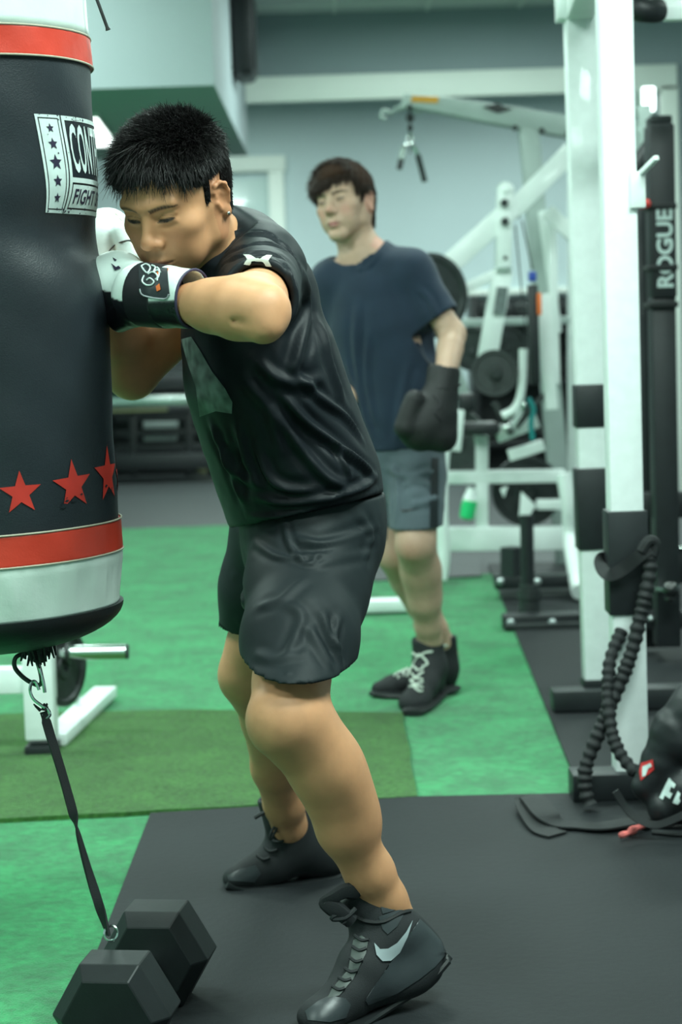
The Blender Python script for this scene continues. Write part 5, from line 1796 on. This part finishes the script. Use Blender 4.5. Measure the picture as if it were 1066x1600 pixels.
# ---- gloves
def lab_patch(*a): return surf_poly(*a)
ZB = W(250, 471, 2.95).z
gl = SDF()
w0, w1, w2 = W(300, 467, 2.95), W(262, 464, 2.98), W(222, 460, 3.02)
gl.chain([w0, w1, w2], [.0455, .0475, .0485], k=.01, flat=(Vector((.2, 1, 0)), .85))
gl.ell(W(182, 444, 3.12), (.056, .055, .052), k=.035)
gl.ell(W(180, 468, 3.12), (.050, .045, .044), k=.03)
gl.cone(W(222, 436, 3.06), W(184, 424, 3.13), .026, .026, .02)
gl.cone(W(208, 490, 3.04), W(188, 500, 3.08), .022, .020, .012)              # thumb
gl.plane(W(302, 467, 2.948), w0 - w1, .006, 'i')
gl.cone(w0 + (w0 - w1) * .3, w1, .041, .040, .003, 's', (Vector((.2, 1, 0)), .85))
gl.add(lambda p: .0010 * wave_noise(p, 90, 4), op='d')
def gcol(v):
    c = np.tile(np.array((.74, .84, .80), np.float32), (len(v), 1))
    t = (v - V(w2)) @ V((w0 - w2).normalized())
    lim_ = ZB + np.where(t < 0, -t * .25, 0) + np.where(t < .045, .003, 0)
    blk = np.clip((lim_ - v[:, 2]) / .0015 + .5, 0, 1)[:, None]
    return c * (1 - blk) + np.array((.007, .007, .010)) * blk
glove = solid('boxing_glove', gl, (-.46, 2.85, 1.05), (-.18, 3.24, 1.32), .0028, M['glove'], bx_root, gcol)
glove['label'] = 'white and black glove on the near hand'
st_ = SDF()
st_.chain([W(264, 464, 2.978), W(224, 460, 3.018)], [.0490, .0505], k=.01, flat=(Vector((.2, 1, 0)), .86))
st_.plane(W(264, 464, 2.978), w0 - w2, .004, 'i'); st_.plane(W(222, 460, 3.02), w2 - w0, .004, 'i')
strap = solid('wrist_strap', st_, (-.46, 2.85, 1.05), (-.18, 3.24, 1.32), .0028, M['glove_black'], glove)
rim = MB(); rx = (w0 - w2).normalized(); ru = Vector((.2, 1, 0)).normalized(); ru = (ru - rx * ru.dot(rx)).normalized(); rv = rx.cross(ru)
rim.tube([W(302, 467, 2.948) + ru * .0378 * math.cos(k * math.pi / 20) + rv * .0445 * math.sin(k * math.pi / 20) for k in range(41)], .0022, 6, False)
rim.build('cuff_binding', mat('binding', (.035, .028, .07), .6), glove)
gb2 = projector([strap, glove])
pt = surf_poly(gb2, 'badge', [(217, 414), (262, 420), (266, 462), (258, 467), (224, 462), (219, 452)], mat('patch', (.022, .028, .032), .35), glove, .0015, 3.1, 3)
cord_on(gb2, 'badge_edge', [(220, 452), (226, 462), (258, 467), (265, 460)], .0012, mat('edge_grey', (.4, .42, .45), .5), pt, .002, 3.1)
def emb(pix, m_, l=.003, r=.0013): cord_on(gb2, 'stitched_mark', pix, r, m_, pt, l, 3.1)
wh = M['decal_white']
emb([(222, 418), (229, 415), (236, 420), (232, 428), (226, 424), (222, 418)], wh)
emb([(227, 432), (224, 440), (230, 446), (238, 446), (242, 441), (236, 436), (231, 439)], wh)
emb([(233, 430), (240, 427), (247, 432), (247, 440)], wh); emb([(238, 417), (244, 420), (241, 427), (247, 424), (252, 428)], wh)
emb([(246, 420), (250, 424), (249, 434), (244, 438)], wh)
for q in ([(245, 448), (251, 444), (253, 453), (247, 456)], [(246, 426), (250, 428), (248, 432)]):
    surf_poly(gb2, 'orange_mark', q, M['orange'], pt, .003, 3.1, 2)
surf_poly(gb2, 'orange_mark', [(252, 419), (264, 420), (262, 427), (255, 426)], M['orange'], glove, .0012, 3.1, 2)
for q in ([(176, 403), (183, 407), (180, 409)], [(174, 412), (182, 418), (186, 416), (190, 420), (180, 423)]):
    surf_poly(gb2, 'dark_mark', q, M['decal_dark'], glove, .0015, 3.2, 1)

g2 = SDF()
g2.ell(W(166, 378, 3.42), (.055, .055, .060), k=.02)
g2.ell(W(172, 412, 3.42), (.050, .050, .045), k=.015)
g2.cone(W(176, 420, 3.42), W(188, 505, 3.42), .050, .047, .03)
g2.cone(W(190, 362, 3.37), W(205, 404, 3.36), .018, .022, .008)
g2.add(lambda p: .0012 * wave_noise(p, 80, 14), op='d')
def g2col(v):
    c = np.tile(np.array((.74, .84, .80), np.float32), (len(v), 1))
    blk = np.clip((W(180, 430, 3.42).z - v[:, 2]) / .002 + .5, 0, 1)[:, None]
    return c * (1 - blk) + np.array((.007, .007, .010)) * blk
glove2 = solid('boxing_glove', g2, (-.52, 3.25, 1.0), (-.28, 3.56, 1.40), .0032, M['glove'], bx_root, g2col)
glove2['label'] = 'white glove on the far hand, half hidden by the bag'
gb3 = projector([glove2])
cord_on(gb3, 'seam', [(164, 402), (176, 386), (190, 378), (204, 376), (212, 384)], .0012, mat('seam', (.10, .10, .10), .7), glove2, .0008, 3.4)
cord_on(gb3, 'seam', [(180, 334), (188, 342), (198, 352)], .0012, M['edge_grey'] if 'edge_grey' in M else M['stitch'], glove2, .0008, 3.4)

# ---- boots
def sweep_sole(name, pts, halfw, thick, material, parent, side):
    """rubber sole: flat tube following pts"""
    pts = catmull(pts, 6); n = len(pts)
    hw = [halfw(i / (n - 1)) for i in range(n)]
    mb = MB(); rings = []
    for i, p in enumerate(pts):
        t = (pts[min(i + 1, n - 1)] - pts[max(i - 1, 0)]).normalized()
        s_ = (side - t * side.dot(t)).normalized(); u = s_.cross(t)
        rings.append([mb.bm.verts.new(p + s_ * math.cos(a) * hw[i] + u * math.copysign(abs(math.sin(a)) ** .5, math.sin(a)) * thick / 2) for a in [2 * math.pi * k / 20 for k in range(20)]])
    for i in range(n - 1):
        for k in range(20):
            mb.bm.faces.new((rings[i][k], rings[i][(k + 1) % 20], rings[i + 1][(k + 1) % 20], rings[i + 1][k]))
    mb.bm.faces.new(rings[0][::-1]); mb.bm.faces.new(rings[-1])
    return mb.build(name, material, parent)

YT, YH = 3.085, 3.20
bo = SDF()
lat_ = (EY, .86)
bo.chain([W(562, 1385, 3.19), W(585, 1420, 3.185), W(600, 1452, 3.18)], [.049, .048, .047], k=.02)
bo.ell(W(655, 1487, YH), (.042, .036, .040), k=.045)
bo.ell(W(625, 1470, YH - .01), (.045, .037, .046), k=.04)
bo.chain([W(602, 1466, 3.17), W(570, 1515, 3.14), W(540, 1560, 3.11), W(508, 1583, YT)], [.050, .045, .036, .028], k=.03, k2=.02, flat=lat_)
bo.ell(W(600, 1538, 3.15), (.062, .038, .028), k=.04)
bo.ell(W(645, 1516, 3.175), (.045, .034, .028), k=.04)
bo.ell(W(500, 1588, YT), (.036, .042, .022), k=.03)
bo.cone(W(565, 1380, 3.19), W(535, 1330, 3.18), .0415, .046, .004, 's')
# collar opening slanted
bo.plane(W(560, 1378, 3.19), W(560, 1378, 3.19) - W(592, 1432, 3.18) + Vector((-.03, 0, 0)), .004, 'i')
bo.add(lambda p: .0008 * wave_noise(p, 110, 24), op='d')
boot = solid('boxing_boot', bo, (-.12, 2.98, -.02), (.22, 3.32, .34), .0032, M['boot_mesh'], bx_root)
boot['label'] = 'near boot with silver curved mark, heel lifted'
sole = sweep_sole('sole', [W(700, 1492, YH), W(676, 1516, YH - .01), W(636, 1545, 3.175), W(590, 1571, 3.15), W(545, 1594, 3.11), W(505, 1602, YT), W(474, 1598, YT - .01)],
                  lambda t: .030 + .014 * math.sin(math.pi * t) ** .7 + .006 * (t > .6) * math.sin(math.pi * (t - .6) / .4) - .012 * (t < .04), .017, M['boot_sole'], boot, EY)
bb = projector([boot])
SP = lambda nm, q, m_, l=.0016, sub=3: surf_poly(bb, nm, q, m_, boot, l, 3.15, sub)
SP('heel_panel', [(655, 1436), (672, 1452), (688, 1470), (697, 1490), (680, 1510), (655, 1530), (620, 1552), (575, 1570), (570, 1562), (600, 1548), (630, 1526), (643, 1500), (650, 1470)], M['boot_leather'], .0018, 4)['label'] = 'smooth dark leather heel panel'
SP('toe_cap', [(540, 1560), (548, 1570), (540, 1590), (515, 1597), (482, 1594), (478, 1580), (496, 1566), (515, 1556)], M['boot_leather'], .0018, 3)
SP('ankle_panel', [(592, 1432), (628, 1420), (630, 1430), (620, 1448), (606, 1460), (598, 1452)], M['boot_leather'], .0016, 3)
SP('collar_panel', [(592, 1376), (607, 1368), (622, 1398), (634, 1418), (598, 1428), (590, 1400)], M['boot_leather'], .0016, 3)
SP('swoosh', [(585, 1473), (588, 1492), (597, 1502), (610, 1501), (624, 1488), (636, 1464), (644, 1438), (634, 1456), (620, 1473), (606, 1482), (594, 1483)], M['swoosh'], .0026, 3)['label'] = 'silver curved mark'
SP('lace_panel', [(553, 1470), (566, 1462), (576, 1470), (572, 1490), (552, 1530), (530, 1556), (512, 1560), (520, 1545), (545, 1515)], mat('lacepanel', (.055, .068, .062), .4), .0020, 3)
for i, q in enumerate([[(556, 1462), (566, 1470), (577, 1468)], [(552, 1480), (562, 1486), (573, 1482)], [(548, 1497), (557, 1503), (567, 1500)], [(540, 1513), (549, 1519), (559, 1516)], [(530, 1528), (539, 1533), (549, 1530)], [(520, 1542), (530, 1547), (539, 1544)]]):
    cord_on(bb, 'lace', q, .0028, M['lace_black'], boot, .003, 3.13)
cord_on(bb, 'collar_strap', [(556, 1432), (575, 1440), (600, 1440), (625, 1428), (640, 1424)], .004, M['webbing'], boot, .001, 3.15)
mb = MB(); mb.tube(catmull([W(560, 1395, 3.14), W(540, 1392, 3.13), (W(520, 1402, 3.125)), W(506, 1408, 3.125), W(512, 1414, 3.125), W(530, 1424, 3.125), W(550, 1440, 3.13)], 4), [.012, .013, .014, .014, .013, .013, .012, .012, .011, .010, .009, .008, .008, .009, .011, .012, .013, .014, .015, .015, .015, .014, .014, .013, .013], 8, flat=(EY, .7))
mb.build('tongue', M['boot_mesh'], boot)
mb = MB(); mb.tube(catmull([W(556, 1420, 3.13), W(540, 1434, 3.12), W(520, 1436, 3.12), W(524, 1430, 3.12), W(545, 1428, 3.13)], 4), .0045, 8)
mb.tube(catmull([W(545, 1432, 3.13), W(540, 1440, 3.12), W(536, 1444, 3.12)], 4), .0022, 6)
mb.build('lace_bow', M['lace_black'], boot)

# far boot
fo = SDF()
YR = 3.93
fo.chain([W(436, 1238, YR), W(448, 1280, YR), W(462, 1318, YR + .02)], [.049, .048, .050], k=.02)
fo.ell(W(522, 1342, YR + .06), (.045, .036, .038), k=.045)
fo.ell(W(490, 1335, YR + .04), (.05, .036, .045), k=.04)
fo.chain([W(462, 1322, YR + .02), W(428, 1348, YR), W(395, 1364, YR - .01), W(370, 1370, YR - .02)], [.048, .040, .031, .022], k=.03, k2=.02, flat=lat_)
fo.ell(W(370, 1371, YR - .01), (.026, .038, .018), k=.02)
fo.cone(W(440, 1250, YR), W(430, 1180, YR), .042, .044, .004, 's')
fo.plane(W(436, 1238, YR), W(436, 1238, YR) - W(455, 1290, YR), .004, 'i')
fboot = solid('boxing_boot', fo, (-.30, 3.80, -.02), (.10, 4.10, .36), .004, M['boot_mesh'], bx_root)
fboot['label'] = 'black boot on the far foot'
sweep_sole('sole', [W(556, 1352, YR + .07), W(520, 1366, YR + .06), W(470, 1376, YR + .03), W(425, 1384, YR), W(385, 1385, YR - .01), W(352, 1376, YR - .02)],
           lambda t: .030 + .012 * math.sin(math.pi * t) ** .7, .020, M['boot_sole'], fboot, EY)
fb = projector([fboot])
surf_poly(fb, 'toe_cap', [(400, 1352), (408, 1365), (398, 1378), (358, 1376), (356, 1368), (376, 1358)], M['boot_leather'], fboot, .0018, YR, 2)
for q in ([(428, 1290), (436, 1298), (446, 1296)], [(424, 1308), (432, 1314), (444, 1312)], [(414, 1324), (423, 1330), (434, 1327)], [(402, 1337), (412, 1343), (422, 1340)]):
    cord_on(fb, 'lace', q, .0028, M['lace_black'], fboot, .003, YR)
mb = MB(); mb.tube(catmull([W(440, 1270, YR - .05), W(428, 1266, YR - .06), W(412, 1270, YR - .06), W(398, 1278, YR - .06)], 4), [.003] * 6 + [.0045] * 7, 6)
mb.tube(catmull([W(436, 1285, YR - .05), W(430, 1300, YR - .06), W(422, 1312, YR - .06), W(424, 1300, YR - .06), W(434, 1286, YR - .05)], 4), .003, 6)
mb.build('lace_bow', M['lace_black'], fboot)
# ================================================================ SECOND PERSON
p2 = empty('person', F(665, 1095), 'person in navy blue T-shirt and grey shorts standing with one black boxing glove lowered', 'person')
PH = Head(W(538.8, 316.4, 6.0), head_frame(math.radians(28.8), math.radians(-1.7), math.radians(-9.2)), 1.0, jaw=.94, nose=.95, brow=.85, eye=.35, neck=.92)
SK2 = (.50, .325, .235)
K = dict(ls=W(644, 424, 5.93), le=W(707, 522, 5.88), lw=W(697, 585, 5.74), rs=W(520, 440, 6.04), re=W(520, 540, 6.10), rw=W(548, 620, 5.95),
         lh=W(652, 735, 5.92), lk=W(649, 848, 5.80), la=W(672, 1000, 5.99), rh=W(612, 735, 6.02), rk=W(617, 862, 5.98), ra=W(690, 1003, 6.14))
ps = SDF()
ps.add(PH.ev)
n0 = PH.w(0, -.035, -.11)
c7 = W(578, 408, 6.0)
ps.cone(n0, c7, .052, .060, .03)
ps.cone(c7, K['ls'], .055, .052, .04); ps.cone(c7, K['rs'], .055, .052, .04)
T2 = [(586, 470, 5.98, .110), (596, 500, 5.98, .115), (608, 580, 5.98, .115), (624, 690, 5.98, .125)]
fl2 = (Vector((-.35, -1, 0)), .68)
ps.chain([W(x, y, d) for x, y, d, r in T2], [r for *_, r in T2], k=.04, flat=fl2)
ps.chain([K['ls'], mid(K['ls'], K['le'], .5), K['le']], [.050, .043, .039], k=.02)
ps.chain([K['le'], mid(K['le'], K['lw'], .35), K['lw']], [.040, .0415, .033], k=.02)
ps.chain([K['rs'], mid(K['rs'], K['re'], .5), K['re'], K['rw']], [.052, .045, .039, .030], k=.02)
fk = Vector((-.3, -.9, -.1))
for h_, k_, a_ in (('lh', 'lk', 'la'), ('rh', 'rk', 'ra')):
    leg(ps, K[h_], K[k_], K[a_], EX, fk.normalized(), None)
def pcol(v):
    c = PH.color(v, SK2, (.48, .17, .16), stubble=None, blush=(.60, .26, .20), brow=(.06, .032, .022))
    c[np.linalg.norm(PH.loc(v), axis=1) > .19] = SK2
    kz = np.linalg.norm(v - V(K['lk'] + fk * .05 + Vector((0, 0, -.02))), axis=1)
    m_ = (np.exp(-(kz / .035) ** 2) * .5)[:, None]
    return c * (1 - m_) + np.array((.50, .20, .15)) * m_
hb2 = V(PH.w(0, 0, -.012))
def head2(p): return np.maximum(ps.ev(p), np.linalg.norm(p - hb2, axis=1) - .145)
def rest2(p): return np.maximum(ps.ev(p), .139 - np.linalg.norm(p - hb2, axis=1))
c_ = PH.C
b2_ = solid('body', rest2, (-.12, 5.60, .10), (.50, 6.30, 1.55), .0055, M['skin2'], p2, pcol, extra=[(head2, tuple(c_ - Vector((.15, .16, .17))), tuple(c_ + Vector((.15, .16, .16))), .003)])
b2_['label'] = 'pale skin'

def hfield2(q):
    x, y, z = q[:, 0], q[:, 1], q[:, 2]
    ax = np.abs(x)
    front = z - (.044 + .016 * np.clip((-x + .01) / .06, -.8, 1))
    side = np.minimum(z - .012, .050 - y + .4 * np.clip(z - .03, 0, 1))
    burn = np.minimum(.010 - np.abs(y - .016), z + .020)
    back = np.minimum(-.030 - y, z + .085)
    return np.where(y > .05, front, np.maximum(np.maximum(side, burn), back))
def comb2(q, n, rs):
    y, z = q[:, 1], q[:, 2]
    top = np.clip((z - .06) / .05, 0, 1)[:, None]
    d = (n * .45 + np.array([.35, .75, 0])) * top + (n * .22 + np.array([.05, .2, -.95])) * (1 - top)
    fr_ = (y > .05)[:, None]
    d = np.where(fr_, n * .20 + np.array([.30, .10, -.70]), d)
    return d + rs.normal(size=d.shape) * .14
def len2(q, rs):
    y, z = q[:, 1], q[:, 2]
    L = .013 + .016 * np.clip((z - .02) / .06, 0, 1)
    L = np.where(z < .01, .012, L)
    return L * (.7 + .6 * rs.rand(len(q)))
hair(PH, hfield2, .013, comb2, 9000, len2, .0026, M['hair2'], p2, 6, cell=.0035, pull=(.1, .1, -.45))

# T-shirt
t2 = SDF()
TT2 = [(586, 468, 5.98, .140), (595, 510, 5.98, .154), (606, 570, 5.98, .148), (617, 630, 5.98, .145), (629, 695, 5.98, .146)]
t2.chain([W(x, y, d) for x, y, d, r in TT2], [r for *_, r in TT2], k=.03, flat=(fl2[0], .72), k2=.03)
t2.cone(c7, K['ls'] , .066, .060, .04); t2.cone(c7, K['rs'], .070, .064, .04)
t2.cone(n0 + (c7 - n0) * .45, c7, .058, .070, .03)
t2.chain([K['ls'], mid(K['ls'], K['le'], .5), mid(K['ls'], K['le'], .95)], [.064, .059, .062], k=.04)
t2.chain([K['rs'], mid(K['rs'], K['re'], 1.1)], [.066, .066], k=.04)
t2.ell(W(664, 500, 5.94), (.045, .06, .075), k=.04)
a2 = (K['le'] - K['ls']).normalized()
t2.add(lim(mid(K['ls'], K['le'], .74), a2 + Vector((.10, 0, -.1)), .11), .004, 's')
t2.cone(mid(K['ls'], K['le'], .70), mid(K['ls'], K['le'], 1.0), .048, .056, .003, 's')
t2.add(lim(mid(K['rs'], K['re'], 1.0), K['re'] - K['rs'], .11), .004, 's')
t2.add(lim(n0 + (c7 - n0) * .80, n0 - c7 + Vector((-.02, -.03, 0)), .085), .006, 's')
t2.plane(W(625, 703, 5.9), (.06, 0, -1), .004, 'i')
t2.add(lambda p: .0022 * wave_noise(p * np.array([1, 1, .45], np.float32), 45, 32) + .001 * wave_noise(p, 100, 38), op='d')
tee2 = solid('t_shirt', t2, (-.16, 5.70, .72), (.44, 6.25, 1.46), .0062, M['tee_navy'], p2)
folds(tee2, [
    ([(560, 470), (556, 540), (562, 600), (575, 660)], .012, .008),
    ([(575, 520), (572, 590), (585, 660)], .010, .007),
    ([(670, 480), (655, 540), (650, 600)], .012, .007),
    ([(655, 450), (672, 470), (682, 495)], .009, .006),
    ([(540, 560), (560, 620), (585, 690)], .010, .006),
    ([(640, 560), (625, 640), (620, 695)], .012, .005),
    ([(545, 412), (562, 420), (580, 412), (592, 392)], .006, .005),
], 5.9)
# shorts
s2 = SDF()
s2.chain([W(629, 690, 5.98), W(630, 740, 5.98)], [.134, .138], k=.03, flat=(fl2[0], .75))
s2.chain([W(650, 745, 5.92), W(651, 790, 5.86), W(650, 835, 5.82)], [.094, .086, .082], k=.02)
s2.chain([W(618, 745, 6.02), W(612, 800, 6.0), W(611, 850, 5.99)], [.088, .080, .076], k=.015)
s2.add(lim(W(651, 824, 5.84), Vector((.03, 0, -1)), .125), .003, 's')
s2.add(lim(W(606, 842, 5.99), Vector((-.1, 0, -1)), .090), .003, 's')
s2.plane(W(632, 690, 5.95), (0, 0, 1), .004, 'i')
s2.cone(W(650, 800, 5.85), W(650, 850, 5.81), .066, .072, .003, 's')
s2.add(lambda p: .0012 * wave_noise(p, 40, 42), op='d')
sh2 = solid('shorts', s2, (0.0, 5.65, .50), (.42, 6.25, .92), .0062, M['shorts_grey'], p2)
folds(sh2, [([(600, 730), (640, 745), (680, 735)], .010, .007), ([(625, 760), (650, 752), (682, 762)], .010, .006), ([(640, 790), (665, 785), (684, 775)], .010, .006), ([(612, 720), (622, 770), (618, 820)], .010, .007)], 5.9)
sb2 = projector([sh2])
surf_poly(sb2, 'swoosh', [(626, 795), (629, 800), (636, 800), (658, 793), (638, 796), (630, 797)], M['black_vinyl'], sh2, .002, 5.8, 2)
surf_poly(sb2, 'side_stripe', [(674, 716), (685, 716), (684, 824), (671, 824)], M['shorts_black'], sh2, .0025, 5.85, 3)['label'] = 'black side stripe'
# lowered glove
gs = SDF()
gs.cone(W(693, 582, 5.74), W(690, 612, 5.72), .050, .050, .02)
gs.ell(W(676, 650, 5.70), (.075, .062, .080), k=.03)
gs.ell(W(658, 668, 5.69), (.072, .060, .072), k=.03)
gs.ell(W(690, 680, 5.70), (.048, .052, .052), k=.02)
gs.cone(W(648, 625, 5.66), W(634, 668, 5.66), .030, .034, .012)
gs.plane(W(695, 569, 5.74), (.25, 0, 1), .006, 'i')
gs.cone(W(697, 560, 5.74), W(693, 586, 5.74), .042, .040, .003, 's')
gs.add(lambda p: .0020 * wave_noise(p, 55, 52) + .0012 * wave_noise(p, 110, 53), op='d')
gg = solid('boxing_glove', gs, (.12, 5.50, .76), (.45, 5.90, 1.12), .005, M['glove_matte'], p2)
gg['label'] = 'matte black glove hanging at the side'
gbb = projector([gg])
cord_on(gbb, 'cuff_seam', [(668, 600), (690, 606), (712, 606), (720, 600)], .003, M['glove_black'], gg, .001, 5.7)
cord_on(gbb, 'glove_lace', [(678, 618), (688, 632), (680, 645), (690, 658)], .003, M['glove_black'], gg, .002, 5.7)

# boots
def lace_boot(name, spec, solepts, cut, lo, hi, laces, Y, side, label):
    s = SDF()
    for kind, a in spec:
        if kind == 'c': s.chain([W(*p[:3]) for p in a], [p[3] for p in a], k=.03, k2=.015)
        else: s.ell(W(*a[:3]), a[3], k=.03)
    s.plane(cut[0], cut[1], .004, 'i')
    b = solid(name, s, lo, hi, .0048, M['boot_mesh'], p2)
    b['label'] = label
    sweep_sole('sole', solepts, lambda t: .030 + .014 * math.sin(math.pi * t) ** .7, .018, M['boot_sole'], b, side)
    bv = projector([b])
    for q in laces: cord_on(bv, 'lace', q, .0034, M['lace_white'], b, .002, Y)
    return b
zf_ = lambda x, y, z=.012: F(x, y, z)
td = (F(646, 1108) - F(690, 1064)); 
lace_boot('boxing_boot', [('c', [(668, 1000, 6.0, .050), (672, 1040, 6.0, .050)]), ('c', [(672, 1045, 5.99, .052), (662, 1072, 5.92, .046), (653, 1090, 5.86, .040), (648, 1098, 5.83, .032)]), ('e', (676, 1070, 6.02, (.040, .05, .040))), ('e', (646, 1098, 5.83, (.046, .04, .030)))],
          [F(690, 1076, .014), F(680, 1084, .012), F(664, 1098, .010), F(652, 1108, .010), F(643, 1114, .012)], (W(668, 997, 6.0), Vector((0, -.1, 1))), (.10, 5.6, -.01), (.42, 6.2, .36),
          [[(646, 1020), (655, 1026), (664, 1020), (676, 1018)], [(655, 1022), (645, 1042), (636, 1056)], [(655, 1022), (664, 1030), (668, 1038), (660, 1042)], [(648, 1042), (654, 1048), (662, 1044)], [(644, 1052), (650, 1060), (661, 1062)], [(662, 1050), (652, 1058), (642, 1066)], [(642, 1062), (650, 1072), (661, 1074)], [(661, 1066), (650, 1070), (640, 1074)], [(645, 1072), (654, 1080), (660, 1080)]],
          5.9, EX * .8 - EY * .3, 'black boot with white laces, nearer foot')
lace_boot('boxing_boot', [('c', [(692, 1000, 6.15, .046), (694, 1040, 6.16, .048)]), ('c', [(690, 1048, 6.15, .050), (650, 1062, 6.10, .040), (612, 1072, 6.07, .033), (592, 1076, 6.06, .024)]), ('e', (694, 1062, 6.17, (.036, .036, .038)))],
          [F(708, 1074, .014), F(690, 1080, .012), F(650, 1084, .010), F(612, 1085, .010), F(582, 1082, .014)], (W(690, 991, 6.15), Vector((.1, 0, 1))), (.0, 5.9, -.01), (.48, 6.4, .36),
          [[(616, 1056), (624, 1050), (632, 1052)], [(622, 1060), (628, 1048), (638, 1046)], [(630, 1056), (636, 1044), (640, 1050)]], 6.1, EY, 'black boot turned sideways, farther foot')
sb_ = MB(); sb_.tube([W(682, 1009, 6.10), W(690, 1010, 6.09), W(699, 1008, 6.10)], .004, 6); 
o_ = sb_.build('ankle_stripe', M['lace_white'], p2)
